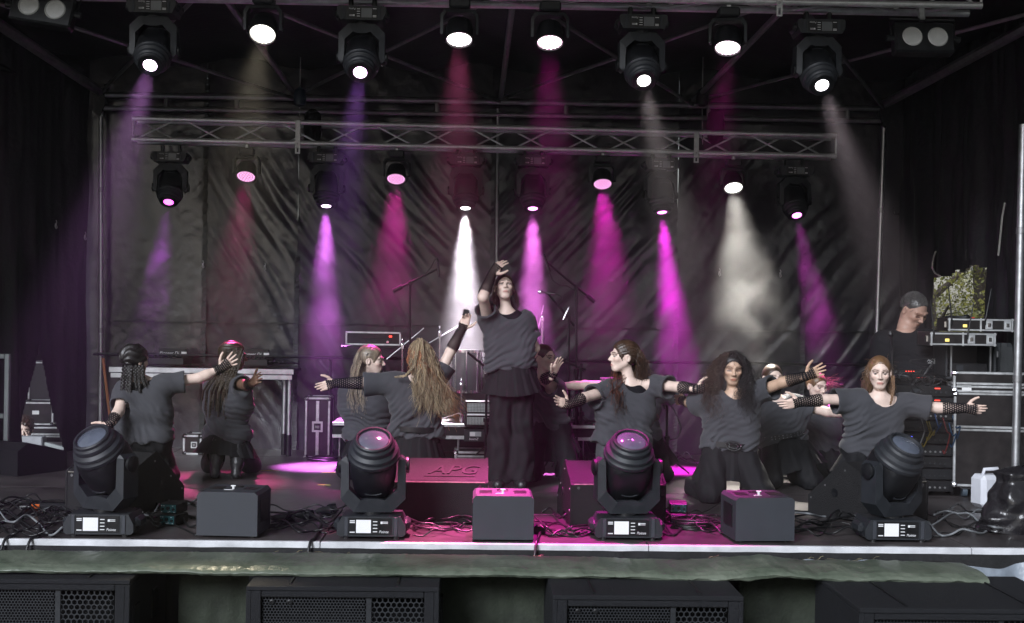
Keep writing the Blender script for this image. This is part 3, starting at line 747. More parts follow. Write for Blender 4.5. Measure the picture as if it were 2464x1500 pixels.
def hexgrille(x0, x1, z0, z1, pitch, hole, y):
    """a steel sheet punched with staggered holes"""
    row = pitch * .866; vs = []; qs = []; j = 0; z = z1 - row / 2
    k6 = np.radians(60 * np.arange(6)); O = np.stack([np.sin(k6), np.cos(k6)], 1) * pitch / math.sqrt(3); I = np.stack([np.sin(k6), np.cos(k6)], 1) * hole
    while z > z0:
        x = x0 + pitch / 2 + (pitch / 2 if j % 2 else 0)
        while x < x1 - pitch * .2:
            o = len(vs)
            for r, yy in ((O, y), (I, y), (I * .97, y + .004)): vs.extend((x + a, yy, z + b) for a, b in r)
            for k in range(6):
                n = (k + 1) % 6; qs.append((o + k, o + 6 + k, o + 6 + n, o + n)); qs.append((o + 6 + k, o + 12 + k, o + 12 + n, o + 6 + n))
            x += pitch
        z -= row; j += 1
    mb = MB(); mb.v = vs; mb.f = qs
    return mb
GRILLE = mat('black grille steel', (.020, .022, .026), .5, .2, .2, 30)
SUBM = mat('black structured speaker lacquer', (.012, .0125, .0155), .6, 0, .25, 40, .9, 330, spec=.35)
sub_first = {}
def subwoofer(pxl, pxr, pyt, zt, label, rz=0.0, flipgr=False):
    d = ray((pxl + pxr) / 2, pyt); tt = (zt - CAMZ) / d.z; Yf = d.y * tt
    a, b = P(pxl, pyt, Yf), P(pxr, pyt, Yf); w = (b - a).length
    hgt = .60; dep = .78
    t = thing('subwoofer', label, 'speaker', ((a.x + b.x) / 2, Yf, zt - hgt), rz, 'subwoofers on the ground before the stage')
    hw = w / 2; fr_ = .035; y0 = .0
    for (c, s) in (((0, dep / 2, hgt - .0125), (w, dep, .025)), ((0, dep / 2, .0125), (w, dep, .025))): MB().box(c, s, b=.004).build('panel', SUBM, t)
    for s in (-1, 1):
        MB().box((s * (hw - .0125), dep / 2, hgt / 2), (.025, dep - .004, hgt - .052), b=.003).build('panel', SUBM, t)
    MB().box((0, dep - .02, hgt / 2), (w - .06, .02, hgt - .06)).build('back_board', BLKCARP, t)
    MB().box((0, .16, hgt / 2), (w - .06, .01, hgt - .06)).build('baffle', BLKCARP, t)
    for s in (-1, 1): MB().box((s * (hw - .05), .012, hgt / 2), (.05, .02, hgt - .053), b=.004).build('grille_frame', SUBM, t)
    MB().box((0, .012, hgt - .042), (w - .155, .02, .03), b=.004).build('grille_frame', SUBM, t)
    xs_ = hw - .08; split = -hw + .08 + (w - .16) * .66
    hexgrille(-xs_, split - .012, hgt - .34, hgt - .06, .0165, .0072, .022).build('fine_grille', GRILLE, t)
    hexgrille(split + .012, xs_, hgt - .34, hgt - .06, .029, .0135, .022).build('coarse_grille', GRILLE, t)
    MB().box((0, .026, (hgt - .34 + .03) / 2), (w - .12, .006, hgt - .37)).build('lower_plate', GRILLE, t)
    MB().box((split, .024, hgt / 2), (.026, .008, hgt - .1)).build('grille_bar', GRILLE, t)
    for x in (-xs_ + .05, -xs_ + .14): MB().lathe([(.014, 0), (.014, .006), (.008, .008), (.007, .003), (0, .003)], 12, Matrix.Translation((x, .020, hgt - .085)) @ Matrix.Rotation(R(90), 4, 'X')).build('bolt', BLKMET, t, 40)
    for x in (-.2, .2):
        MB().box((x * w * 1.4, dep * .45, hgt + .003), (.012, dep * .8, .006), b=.001).build('stacking_groove', BLKMET, t)
    for y in (.12, .5): MB().box((hw + .004, y, hgt * .62), (.012, .1, .16), b=.004).build('side_handle', BLKPL, t)
subwoofer(-170, 312, 1394, -.045, 'perforated black subwoofer on the ground at the far left')
subwoofer(592, 1057, 1412, -.045, 'perforated black subwoofer on the ground, second from the left')
subwoofer(1330, 1790, 1434, -.045, 'perforated black subwoofer on the ground, third from the left')
subwoofer(2068, 2610, 1466, -.045, 'perforated black subwoofer on the ground in the right corner')

GTARP = mat('olive green tarpaulin', (.085, .115, .080), .34, 0, .4, 3.5, .35, 45, rvar=.12, col2=(.16, .18, .14))
xs = np.linspace(-3.4, 2.80, 620); prof = []
for k, (y, z) in enumerate(((7.04, -.12), (7.03, -.01), (6.98, .014), (6.85, .016), (6.72, .012), (6.655, .006), (6.615, -.008), (6.60, -.022), (6.612, -.036), (6.66, -.042), (6.75, -.044))): prof.append((y, z))
pr_ = np.array(prof); tt = np.linspace(0, len(prof) - 1, 60)
Yp = np.interp(tt, range(len(prof)), pr_[:, 0]); Zp = np.interp(tt, range(len(prof)), pr_[:, 1])
X, Yg = np.meshgrid(xs, Yp, indexing='ij'); _, Zg = np.meshgrid(xs, Zp, indexing='ij'); T = np.broadcast_to(tt, X.shape)
sagx = np.interp(xs, [-3.4, -2.6, -.4, .6, 1.3, 1.65, 2.0, 2.5, 2.75], [.0, 0, -.004, -.004, -.018, .006, -.016, -.01, -.02])[:, None]
wr = np.clip((X + .2) / 1.2, .25, 1)
nz = .008 * vnoise(X * 6, T * .25, 61) + .012 * np.abs(vnoise(X * 13 + .3 * T, T * .12, 66)) * np.clip((T - 12) / 20, 0, 1) + wr * (.014 * vnoise(X * 9 + T * .22, T * .33, 62) + .008 * vnoise(X * 22, T * .8, 63))
o = grid_mesh('tarpaulin_cover', X, Yg + nz * .8 - .02 * vnoise(X * 2.2, T * .1, 64), Zg + sagx + nz + .004 * vnoise(X * 40, T * 1.4, 65), GTARP)
tag(o, 'olive green tarpaulin folded over the barrier in front of the stage', 'tarpaulin')
# the shelf the tarpaulin lies on, and its trestles
t = thing('barrier_shelf', 'dark plank shelf under the green tarpaulin', 'shelf', (0, 6.85, GROUNDZ))
MB().box((-.3, .0, 1.122), (6.0, .36, .03)).build('plank', BLKMET, t)
for x in (-2.1, -.75, .95, 2.25): MB().box((x, .12, .55), (.05, .05, 1.1)).build('leg', BLKMET, t)
NET = mat('dark green windbreak cloth', (.026, .032, .022), .9, 0, .5, 5, .5, 60)
for k, (pxa, pxb, lab) in enumerate(((430, 600, 'dark green cloth hanging between the two left subwoofers'), (1050, 1345, 'dark green cloth hanging between the two middle subwoofers'), (1780, 2080, 'dark green cloth hanging between the two right subwoofers'))):
    a, b = P(pxa, 1400, 6.93), P(pxb, 1400, 6.93); xs = np.linspace(a.x, b.x, 80); zs = np.linspace(-.05, GROUNDZ, 60); X, Z = np.meshgrid(xs, zs, indexing='ij')
    tag(grid_mesh('windbreak_cloth', X, 6.93 + .05 * vnoise(X * 6, Z * 1.5, 70 + k) + .02 * vnoise(X * 16, Z * 6, 80 + k), Z, NET), lab, 'cloth')
# pale sheet showing between skirt and tarpaulin on the right, and hanging at the right end
PALE = mat('pale grey plastic sheet', (.20, .23, .27), .35, 0, .3, 7, .4, 30)
a, b = P(1520, 1352, 7.12), P(2240, 1350, 7.12)
xs = np.linspace(a.x, b.x, 160); vv = np.linspace(0, 1, 24); X, V = np.meshgrid(xs, vv, indexing='ij')
o = grid_mesh('plastic_sheet', X, 7.30 - .24 * V + .03 * vnoise(X * 8, V * 3, 91), -.075 - .07 * V + .035 * vnoise(X * 7, V * 2, 92) + .01 * vnoise(X * 25, V * 6, 93), PALE)
tag(o, 'crumpled pale plastic sheet between stage skirt and green tarpaulin', 'sheet')
a = P(2300, 1380, 6.75); xs = np.linspace(a.x - .02, a.x + .75, 60); X, V = np.meshgrid(xs, np.linspace(0, 1, 50), indexing='ij')
o = grid_mesh('plastic_sheet', X, 6.98 - .45 * V * (X - a.x) + .05 * vnoise(X * 9, V * 2, 95), -.02 - .75 * V + .04 * vnoise(X * 5, V * 3, 94), PALE)
tag(o, 'pale grey sheet hanging at the right end of the green tarpaulin', 'sheet')

# ------------------------------------------------------------------ small gear on the deck
def cable(pts, r, label, m=CABLE, group=None):
    # Catmull-Rom through the points
    pts = [Vector(p) for p in pts]; q = [pts[0]] + pts + [pts[-1]]; out = []
    for i in range(1, len(q) - 2):
        for k in range(6):
            t_ = k / 6; a, b, c, d = q[i - 1], q[i], q[i + 1], q[i + 2]
            out.append(.5 * ((2 * b) + (c - a) * t_ + (2 * a - 5 * b + 4 * c - d) * t_ * t_ + (3 * b - a - 3 * c + d) * t_ ** 3))
    out.append(pts[-1])
    return tag(MB().tube(out, r, 6).build('cable', m, None, True), label, 'cable', group)
def floor_cables(n, pxa, pxb, pya, pyb, label, group, seed, rmin=.004, rmax=.008, segs=7, grey=.12, coil=0):
    rg = random.Random(seed)
    for i in range(n):
        x0, x1 = (pxa, pxb) if rg.random() < .5 else (pxb, pxa)
        x0 += rg.uniform(-30, 30); x1 += rg.uniform(-30, 30)
        y = rg.uniform(pya, pyb); r = rg.uniform(rmin, rmax); pts = []
        ph = rg.random() * 6
        for k in range(segs):
            f = k / (segs - 1); yy = y + (pyb - pya) * .5 * math.sin(ph + f * rg.uniform(3, 6)) * .7 + rg.uniform(-4, 4)
            g = G(x0 + (x1 - x0) * f, min(max(yy, pya - 5), 1292)); g.z = r + rg.random() ** 2 * .06
            pts.append(g)
        cable(pts, r, label, CABLEG if rg.random() < grey else CABLE, group)
    for i in range(coil):
        c = G((pxa + pxb) / 2 + rg.uniform(-8, 8), (pya + pyb) / 2); pts = []; rr = rg.uniform(.10, .17); ph = rg.random() * 6
        for k in range(22):
            a = ph + k / 21 * 2 * math.pi * 2.2; q = rr * (1 + .05 * math.sin(3 * a + i)); pts.append(c + Vector((math.cos(a) * q, math.sin(a) * q * .8, .006 + .011 * i + .004 * math.sin(a * 2 + i))))
        cable(pts, .006, label, CABLE, group)
floor_cables(17, -40, 170, 1215, 1285, 'black cable in the tangle at the left front edge', 'left cable tangle', 1, coil=0)
floor_cables(8, 325, 480, 1225, 1278, 'black cable lying round the teal boxes on the left', 'cables at the left teal boxes', 2)
floor_cables(9, 640, 830, 1240, 1280, 'black cable between left cabinet and second front moving head', 'cables left of the second moving head', 3)
floor_cables(6, 965, 1140, 1250, 1290, 'black cable on the deck before the lettered speaker', 'cables before the lettered speaker', 4, coil=2)
floor_cables(7, 1275, 1450, 1240, 1285, 'cable on the deck between middle cabinet and third front moving head', 'cables right of the middle cabinet', 5, grey=.3)
floor_cables(6, 1590, 1745, 1232, 1280, 'black cable on the deck between third moving head and right cabinet', 'cables left of the right cabinet', 6)
floor_cables(0, 1640, 1700, 1262, 1280, 'coiled black cable left of the right cabinet', 'coil left of the right cabinet', 61, coil=6)
floor_cables(10, 1900, 2100, 1240, 1288, 'cable on the deck between right cabinet and rightmost front moving head', 'cables right of the right cabinet', 7, grey=.45)
floor_cables(9, 2235, 2420, 1235, 1292, 'cable under the black bag at the right front corner', 'cables at the right corner', 8, grey=.35)
floor_cables(8, 1190, 1440, 1030, 1036, 'thin cable lying behind the dancers on the deck', 'cables in the middle of the deck', 9, .003, .004)
for i, (x, lab) in enumerate(((8, 'grey cable dropping over the stage edge at the left corner'), (70, 'black cable dropping over the stage edge left of the first moving head'), (748, 'pair of black cables dropping over the edge left of the second moving head'), (1283, 'black cable dropping over the edge right of the middle cabinet'))):
    a = G(x + 25, 1268); e = G(x + 8, 1300); pts = [a + Vector((0, 0, .01)), Vector((e.x, DECKY + .04, .012)), Vector((e.x - .01, DECKY - .045, .006)), Vector((e.x - .02, DECKY - .09, -.06)), Vector((e.x - .03, DECKY - .12, -.2)), Vector((e.x - .03, DECKY - .16, -.5))]
    cable(pts, .009, lab)
def di_box(px, py, z, rz, label):
    p = G(px, py); t = thing('di_box', label, 'box', (p.x, p.y + .06, z), rz, 'teal DI boxes')
    MB().box((0, 0, .032), (.115, .15, .06), b=.006).build('case', BLKPL, t)
    fp = MB().box((0, -.0765, .033), (.10, .004, .052), b=.001).build('front_plate', TEAL, t)
    for x, z_ in ((-.036, .03), (.0, .036), (.036, .03)): MB().cyl((x, -.079, z_), (x, -.088, z_), .008 if x else .011, n=10).build('knob', BLKPL, fp)
    pr = MB()
    for x, z_ in ((-.045, .05), (-.03, .05), (.03, .05), (-.045, .012), (0, .012), (.01, .016), (.04, .012)): pr.box((x, -.0788, z_), (.008, .001, .003))
    pr.build('panel_print', PRINT, fp)['kind'] = 'stuff'
    for k in range(4): MB().box((0, -.05 + k * .035, .063), (.117, .016, .006), b=.002).build('rib', RUBBER, t)
di_box(413, 1265, .004, R(-20), 'teal fronted box, lower of the stacked pair on the left')
di_box(413, 1263, .07, R(-14), 'teal fronted box with stickers, upper of the stacked pair on the left')
di_box(1628, 1262, .004, R(8), 'teal fronted box, lower of the pair beside the third moving head')
di_box(1634, 1260, .07, R(-6), 'teal fronted box, upper of the pair beside the third moving head')
p = G(100, 1228); t = thing('power_strip', 'black power strip with orange switch at the left', 'power strip', (p.x, p.y, 0), R(5))
MB().box((.08, 0, .025), (.26, .07, .05), b=.008).build('body', BLKPL, t); MB().box((-.03, -.036, .03), (.05, .004, .03)).build('switch', mat('orange switch', (.7, .14, .02), .4), t); MB().cyl((-.05, 0, .025), (-.14, 0, .02), .013, n=8).build('plug_lead', CABLE, t)
def connector(px, py, rz, label):
    p = G(px, py); t = thing('power_connector', label, 'connector', (p.x, p.y, .028), rz, 'big black connectors')
    X_ = Matrix.Rotation(R(90), 4, 'Y')
    MB().lathe([(.012, -.1), (.02, -.08), (.026, -.05), (.028, .0), (.032, .005), (.032, .05), (.024, .052)], 12, X_).build('shell', RUBBER, t, 40)
    MB().lathe([(.036, .0), (.036, .02)], 12, X_).build('collar', BLKPL, t); MB().box((.03, 0, .034), (.05, .02, .012), b=.003).build('flap', BLKPL, t)
connector(690, 1256, R(15), 'big black plug nearest the left cabinet'); connector(735, 1250, R(-30), 'big black plug in the middle of the plug row'); connector(790, 1238, R(40), 'big black plug next to the second moving head')
p = G(1300, 1285); t = thing('mains_adapter', 'small black mains adapter right of the middle cabinet', 'adapter', (p.x, p.y + .02, 0), R(-12))
MB().box((0, 0, .03), (.075, .1, .06), b=.008).build('case', BLKPL, t); MB().cyl((.03, .0, .03), (.09, .03, .02), .006, n=6).build('lead', CABLE, t)
# tape marks on the deck
for px, py, w, h, rz, lab in ((650, 1133, .16, .012, 0, 'yellow tape mark right of the box-braided dancer'), (790, 1137, .12, .012, .1, 'yellow tape mark in the middle left of the deck'), (1010, 1172, .10, .012, 0, 'yellow tape mark beside the second moving head'), (780, 1167, .10, .012, 0, 'short yellow tape mark left of the second moving head')):
    p = G(px, py, .003); tag(MB().box((0, 0, 0), (w, h, .002)).build('tape_mark', YELLOW, None, loc=p), lab, 'tape'); COL.objects[-1].rotation_euler = (0, 0, rz)
# jerrycan and plastic bag in the right corner
p = G(2395, 1225); t = thing('jerrycan', 'white plastic jerrycan beside the black bag at the right', 'jerrycan', (p.x, p.y + .1, 0), R(14))
CAN = mat('translucent white plastic', (.62, .63, .68), .4, 0, .08, 6)
MB().box((0, 0, .12), (.24, .17, .24), b=.03).build('body', CAN, t); MB().tube([(-.06, 0, .235), (-.05, 0, .275), (.06, 0, .28), (.08, 0, .235)], .014, 8).build('handle', CAN, t, True); MB().cyl((.09, 0, .23), (.09, 0, .27), .022, n=12).build('cap', CAN, t)
BAG = mat('black plastic bag', (.014, .013, .015), .22, 0, .3, 6, .5, 22)
p = G(2462, 1292); u, v = np.meshgrid(np.linspace(0, 2 * math.pi, 80), np.linspace(0, 1, 50), indexing='ij')
rad = (.24 + .05 * np.cos(2 * u)) * (1 - .35 * v) * np.where(v > .9, np.sqrt(np.clip((1 - v) / .1, 0, 1)), 1) + .10 * vnoise(u / 6.2832 * 9, v * 4, 51, 9) * (.3 + v) + .03 * vnoise(u / 6.2832 * 24, v * 9, 52, 24)
o = grid_mesh('plastic_bag', p.x + .08 + rad * np.cos(u), p.y + .2 + rad * np.sin(u) * .8, .42 * v + .03 * vnoise(u / 6.2832 * 7, v * 5, 53, 7), BAG)
tag(o, 'shiny black plastic bag over gear in the right front corner', 'bag')

# ------------------------------------------------------------------ flight cases
def flight_case(size, label, loc, rz=0, m=LAMINATE, handles=((0, .5),), latches=(), lid=None, wheels=False, name='flight_case', group='flight cases', two=False, plates=()):
    w, d, h = size; t = thing(name, label, 'flight case', loc, rz, group); z0 = .09 if wheels else 0
    MB().box((0, 0, z0 + h / 2), (w - .006, d - .006, h - .006)).build('panel', m, t)
    e = .020; k = .012
    for sx in (-1, 1):
        for sy in (-1, 1):
            MB().box((sx * (w / 2 - e / 2 + .003), sy * (d / 2 - e / 2 + .003), z0 + h / 2), (e, e, h - .02), b=.004).build('edge', ALU2, t)
    for sz in (0, 1):
        zz = z0 + (e / 2 - .003 if sz == 0 else h - e / 2 + .003)
        for sy in (-1, 1): MB().box((0, sy * (d / 2 - e / 2 + .0015), zz), (w - .05, e, e), b=.004).build('edge', ALU2, t)
        for sx in (-1, 1): MB().box((sx * (w / 2 - e / 2 + .0015), 0, zz), (e, d - .05, e), b=.004).build('edge', ALU2, t)
    for sx in (-1, 1):
        for sy in (-1, 1):
            for sz in (0, 1): MB().ball((sx * (w / 2 - .012), sy * (d / 2 - .012), z0 + (.012 if sz == 0 else h - .012)), .026, 8, 6).build('ball_corner', CHROME, t)
    if lid:
        for dz in (-.012, .012):
            MB().box((0, -d / 2 - .001, z0 + lid * h + dz), (w - .04, .008, .018), b=.003).build('lid_profile', ALU2, t)
            for sx in (-1, 1): MB().box((sx * (w / 2 + .001), 0, z0 + lid * h + dz), (.008, d - .04, .018), b=.003).build('lid_profile', ALU2, t)
    def dish(face, u, v, sz=.1):
        n_ = MB(); n_.box((0, 0, 0), (sz, .006, sz), b=.003); o = n_.build('latch_dish', ALU2, t); o2 = MB(); o2.box((0, -.004, 0), (sz * .62, .006, sz * .62), b=.002); q = o2.build('recess', BLKMET, o); MB().box((0, -.008, 0), (sz * .4, .008, sz * .28), b=.003).build('twist_latch', CHROME, o)
        if face == 'f': o.location = (u * w / 2, -d / 2 - .004, z0 + v * h)
        else: o.location = ((1 if face == 'r' else -1) * (w / 2 + .004), u * d / 2, z0 + v * h); o.rotation_euler = (0, 0, R(90 if face == 'r' else -90))
    for f, u, v, s_ in latches: dish(f, u, v, s_)
    for u, v, lab in plates:
        MB().box((u * w / 2, -d / 2 - .003, z0 + v * h), (.07, .004, .04)).build('label_plate', WHITE, t)
    if wheels:
        for sx in (-1, 1):
            for sy in (-1, 1):
                c = MB(); c.cyl((sx * (w / 2 - .1) - .018, sy * (d / 2 - .08), .042), (sx * (w / 2 - .1) + .018, sy * (d / 2 - .08), .042), .042, n=14); c.build('wheel', mat('blue-grey castor', (.05, .07, .09), .5), t, 40)
                MB().box((sx * (w / 2 - .1), sy * (d / 2 - .08), .077), (.07, .08, .02)).build('castor_plate', STEEL, t)
    return t
def at(px, pyb, z=0): q = G(px, pyb, z); return q
q = P(775, 1094, 12.0); flight_case((.225, .3, .56), 'tall narrow flight case standing left of the drum riser', (q.x, 11.75, 0), 0, latches=(('f', .0, .52, .1),), name='flight_case')
MB().box((0, -.153, .28), (.03, .008, .5), b=.003).build('centre_profile', ALU2, [o for o in COL.objects if o.get('label', '').startswith('tall narrow')][0])
q = P(475, 1083, 12.0); flight_case((.17, .25, .18), 'small flight case on the deck behind the box-braided dancer', (q.x, 11.9, 0), 0, latches=(('f', .2, .5, .06),))
q = P(1150, 1108, 10.75); flight_case((.40, .3, .165), 'flight case under the strobe, beside the standing dancer', (q.x, 10.95, 0), 0, latches=(('f', .55, .55, .1),), lid=.68)
# left, backstage
GR2 = mat('case black panel', (.012, .012, .013), .5, 0, .3)
q = P(98, 1010, 13.6)
flight_case((.36, .4, .24), 'flight case on top of another, seen through the slit on the left', (q.x, q.y, q.z - .04), R(4), plates=((.0, .55, ''),))
flight_case((.62, .5, q.z - .06 - GROUNDZ), 'bigger flight case carrying another behind the left slit', (q.x + .02, q.y + .02, GROUNDZ), R(2), lid=.93)
flight_case((.85, .5, 1.9), 'tall dark case at the back of the left slit', (q.x + .15, q.y + .65, GROUNDZ), R(-3), m=GR2)
# right-hand stack
q = P(2346, 1150, 9.35)
big = flight_case((.95, .62, .72), 'large flight case on castors at the right edge', (q.x + .405, q.y + .37, 0), R(-9), latches=(('l', -.45, .33, .11), ('l', .35, .33, .11), ('l', 0, .72, .09), ('f', .55, .5, .12)), lid=.62, wheels=True)
flight_case((.97, .64, .155), 'low flight case lid stacked on the large case at the right edge', (q.x + .405, q.y + .37, .815), R(-9), latches=(('l', -.4, .45, .07), ('l', .4, .45, .07)), lid=.35, plates=((-.8, .2, ''),))
# open rack between the man and the large case, with patch leads
q = P(2200, 1130, 9.9); t = thing('equipment_rack', 'open rack of black audio units left of the large flight case', 'rack', (q.x - .02, q.y, 0), R(-6))
for sx in (-1, 1): MB().box((sx * .25, 0, .45), (.02, .5, .9)).build('side', LAMINATE, t); MB().box((sx * .25, -.252, .45), (.03, .012, .9), b=.003).build('rail', BLKMET, t)
MB().box((0, 0, .9), (.52, .5, .02)).build('top', LAMINATE, t)
for k in range(9):
    u_ = MB().box((0, -.2, .08 + k * .092), (.47, .3, .082), b=.003).build('unit', BLKPL if k % 2 else BLKMET, t)
    MB().box((-.16 + .05 * (k % 3), -.3515, .085 + k * .092), (.05, .003, .02)).build('display', mat('blue display', (.02, .02, .1), .3, emit=(.1, .12, 1), estr=1.5) if k == 4 else GRYPL, u_)
    if k in (7, 8): MB().box((.1, -.3515, .1 + k * .092), (.04, .003, .006)).build('led', mat('red leds', (.1, 0, 0), .4, emit=(1, .05, .03), estr=3), u_)
    pr = MB()
    for j in range(8): pr.cyl((-.1 + j * .038, -.35, .07 + k * .092), (-.1 + j * .038, -.358, .07 + k * .092), .008, n=7)
    pr.build('sockets', GRYPL if k % 3 else STEEL, u_)['kind'] = 'stuff'
for k, (c, x) in enumerate((((.7, .7, .7), -.08), ((.75, .55, .05), -.03), ((.75, .55, .05), 0.0), ((.05, .2, .6), .05), ((.6, .04, .04), .12), ((.05, .25, .6), .17), ((.05, .25, .6), .2))):
    b0 = Vector((q.x + x * .9 - .02, q.y - .36, .64 - .03 * (k % 3))); e0 = Vector((q.x + x * 1.1 - .04, q.y - .36, .36 + .05 * (k % 4)))
    cable([b0, b0 + Vector((.01, -.06, -.1)), (b0 + e0) / 2 + Vector((.02, -.09, 0)), e0 + Vector((0, -.04, -.02)), e0], .005, ['white', 'left yellow', 'right yellow', 'dark blue', 'red', 'inner light blue', 'outer light blue'][k] + ' patch lead hanging on the open rack', mat('lead %d' % k, tuple(.18 * v_ for v_ in c), .5))
# rack-mount mixers and receivers in front of the man
def rack_unit(px, py, Y, w, h, label, d=.28, leds=True, rz=0.0):
    a = P(px, py, Y); t = thing('rack_unit', label, 'audio unit', a, rz)
    MB().box((0, d / 2, h / 2), (w, d, h), b=.004).build('chassis', BLKMET, t); f = MB().box((0, -.003, h / 2), (w * 1.0, .006, h * .96), b=.001).build('front_panel', BLKPL, t)
    kn = MB()
    for j in range(9): kn.cyl((-w * .4 + j * w * .1, -.006, h * .5), (-w * .4 + j * w * .1, -.018, h * .5), h * .13, n=8)
    kn.build('knobs', GRYPL, f)['kind'] = 'stuff'
    if leds: 
        l = MB()
        for j in range(4): l.box((w * .05 + j * .02, -.007, h * .75), (.008, .003, .006))
        l.build('level_leds', mat('red leds', (.1, 0, 0), .4, emit=(1, .05, .03), estr=3), f)['kind'] = 'stuff'
    return t
# black moulded rack case with its lid beside it, and two wireless racks on top
q = P(2260, 905, 9.75)
t = thing('rack_case', 'black moulded rack case under the two small wireless racks', 'rack case', (q.x, q.y, q.z), R(-4))
RC = mat('matt moulded case', (.016, .018, .02), .55, 0, .2, 14, .4, 160)
for c, s in (((.18, .2, .125), (.36, .02, .25)), ((.18, 0, .2575), (.38, .42, .02)), ((.18, 0, -.0075), (.38, .42, .02)), ((-.005, 0, .125), (.02, .42, .245)), ((.365, 0, .125), (.02, .42, .245))): MB().box(c, s, b=.008).build('shell', RC, t)
for s in (.03, .33): MB().box((s, -.19, .125), (.012, .02, .24)).build('rack_rail', STEEL, t)
MB().box((.17, -.18, .06), (.28, .02, .10), b=.003).build('mounted_unit', BLKMET, t); MB().box((.1, -.193, .075), (.05, .004, .045)).build('socket_plate', GRYPL, t)
lidp = thing('case_lid', 'ribbed black case lid leaning right of the moulded rack case', 'lid', (q.x + .64, q.y + .02, q.z), R(-8)); 
MB().box((0, 0, .135), (.44, .30, .27), b=.03).build('shell', RC, lidp)
for x in (-.17, .13): MB().prism([(x - .02, .0), (x + .05, .0), (x + .035, .27), (x - .005, .27)], -.165, -.14).build('rib', RC, lidp)
MB().box((-.205, -.155, .18), (.02, .02, .05), b=.004).build('latch', STEEL, lidp)
def wireless(px, py, Y, label, rz):
    q = P(px, py, Y); t = thing('wireless_rack', label, 'wireless rack', q, rz, 'small wireless racks')
    w, d, h = .50, .34, .105
    MB().box((0, 0, h / 2), (w, d, h), b=.003).build('case', LAMINATE, t)
    for z in (.012, h - .012): 
        MB().box((0, -d / 2 - .001, z), (w, .012, .013), b=.002).build('edge', ALU2, t); 
    for x in (-w / 2 + .012, w / 2 - .012, .0): MB().box((x, -d / 2 - .002, h / 2), (.013, .012, h), b=.002).build('edge', ALU2, t)
    for x in (.06, w / 2 - .05): 
        c = MB().box((x, -d / 2 - .009, h / 2), (.055, .008, .07), b=.003).build('latch', ALU2, t); MB().box((0 + x, -d / 2 - .015, h / 2), (.025, .008, .03), b=.002).build('twist', CHROME, c)
    MB().box((-.12, -d / 2 - .004, h * .42), (.03, .004, .022)).build('display', mat('yellow display', (.4, .34, .08), .4, emit=(1, .75, .2), estr=.9), t)
    MB().box((-w / 2 - .01, -d / 2 + .04, h / 2), (.02, .03, .05), b=.003).build('side_latch', CHROME, t)
    for x, l, ax in ((-.225, .26, -.03), (.03, .24, .04)): 
        MB().tube([(x, -d / 2 - .012, h * .5), (x, -d / 2 - .02, h * .9), (x + ax, -d / 2 - .02, h * .9 + l)], [.006, .007, .004], 8).build('antenna', BLKPL, t)
wireless(2300, 832, 9.55, 'small wireless rack, lower of the two on the moulded case', R(-4))
wireless(2345, 798, 9.75, 'small wireless rack with a headset mic, upper of the two', R(-7))
q = P(2300, 764, 9.75); t = thing('handheld_mic', 'black microphone lying in a clip above the wireless racks', 'microphone', q, R(3))
Xr = Matrix.Rotation(R(90), 4, 'Y'); MB().lathe([(.010, -.09), (.013, -.05), (.014, .06), (.022, .07), (.023, .10), (.012, .115)], 12, Xr).build('body', BLKPL, t, 40); MB().cyl((0, 0, 0), (0, 0, -.07), .008, n=8).build('clip', BLKPL, t); MB().lathe([(.012, .12), (.014, .15), (.0, .16)], 10, Matrix.Translation((0, 0, -.01)) @ Xr).build('red_cap', RED, t, True)
rack_unit(2175, 905, 9.75, .30, .05, 'slim mixer unit with red level lights left of the moulded case', rz=R(-5)); rack_unit(2200, 930, 9.7, .30, .09, 'black audio unit with knobs below the slim mixer', rz=R(-5)); rack_unit(2020, 1082, 10.6, .3, .09, 'audio unit with blue display low behind the rightmost dancer', leds=False)
rack_unit(2130, 985, 9.9, .22, .22, 'black amplifier behind the rightmost dancer, lettering faint', leds=True)
floor_cables(0, 0, 1, 0, 1, '', '', 0)
rg = random.Random(5)
for k in range(9):
    a = P(2150 + rg.uniform(-20, 90), 880 + rg.uniform(0, 60), 9.6); pts = [a + Vector((rg.uniform(-.12, .12), rg.uniform(-.06, .02), rg.uniform(-.1, .08))) for _ in range(6)]
    cable(pts, .004, 'black lead in the knot in front of the audio units', CABLE, 'lead knot by the audio units')
cable([P(2108, 965, 9.6), P(2112, 930, 9.6), P(2130, 910, 9.58), P(2160, 903, 9.6), P(2185, 906, 9.65)], .006, 'pale cable curving beside the rightmost dancer', CABLEG)

# ------------------------------------------------------------------ DJ table with two players
q = P(268, 888, 11.75); q2 = P(708, 888, 11.75)
t = thing('trestle_table', 'aluminium-edged table carrying two DJ players', 'table', ((q.x + q2.x) / 2, 11.95, 0)); w = q2.x - q.x; zt = q.z + .02
MB().box((0, 0, zt - .02), (w, .52, .03)).build('table_top', LAMINATE, t); MB().box((0, -.262, zt - .022), (w + .01, .012, .05), b=.003).build('edge_profile', ALU, t); MB().box((0, -.255, zt - .075), (w - .02, .012, .045), b=.003).build('apron', ALU, t)
for x in (-w / 2 + .08, w / 2 - .04, w / 2 - .1):
    MB().cyl((x, -.1 if x < w / 2 - .07 else -.2, 0), (x, -.1 if x < w / 2 - .07 else -.2, zt - .04), .021, n=12).build('leg', ALU, t, 40)
    MB().cyl((x, -.1 if x < w / 2 - .07 else -.2, 0), (x, -.1 if x < w / 2 - .07 else -.2, .2), .026, n=12).build('leg_sleeve', BLKMET, t, 40)
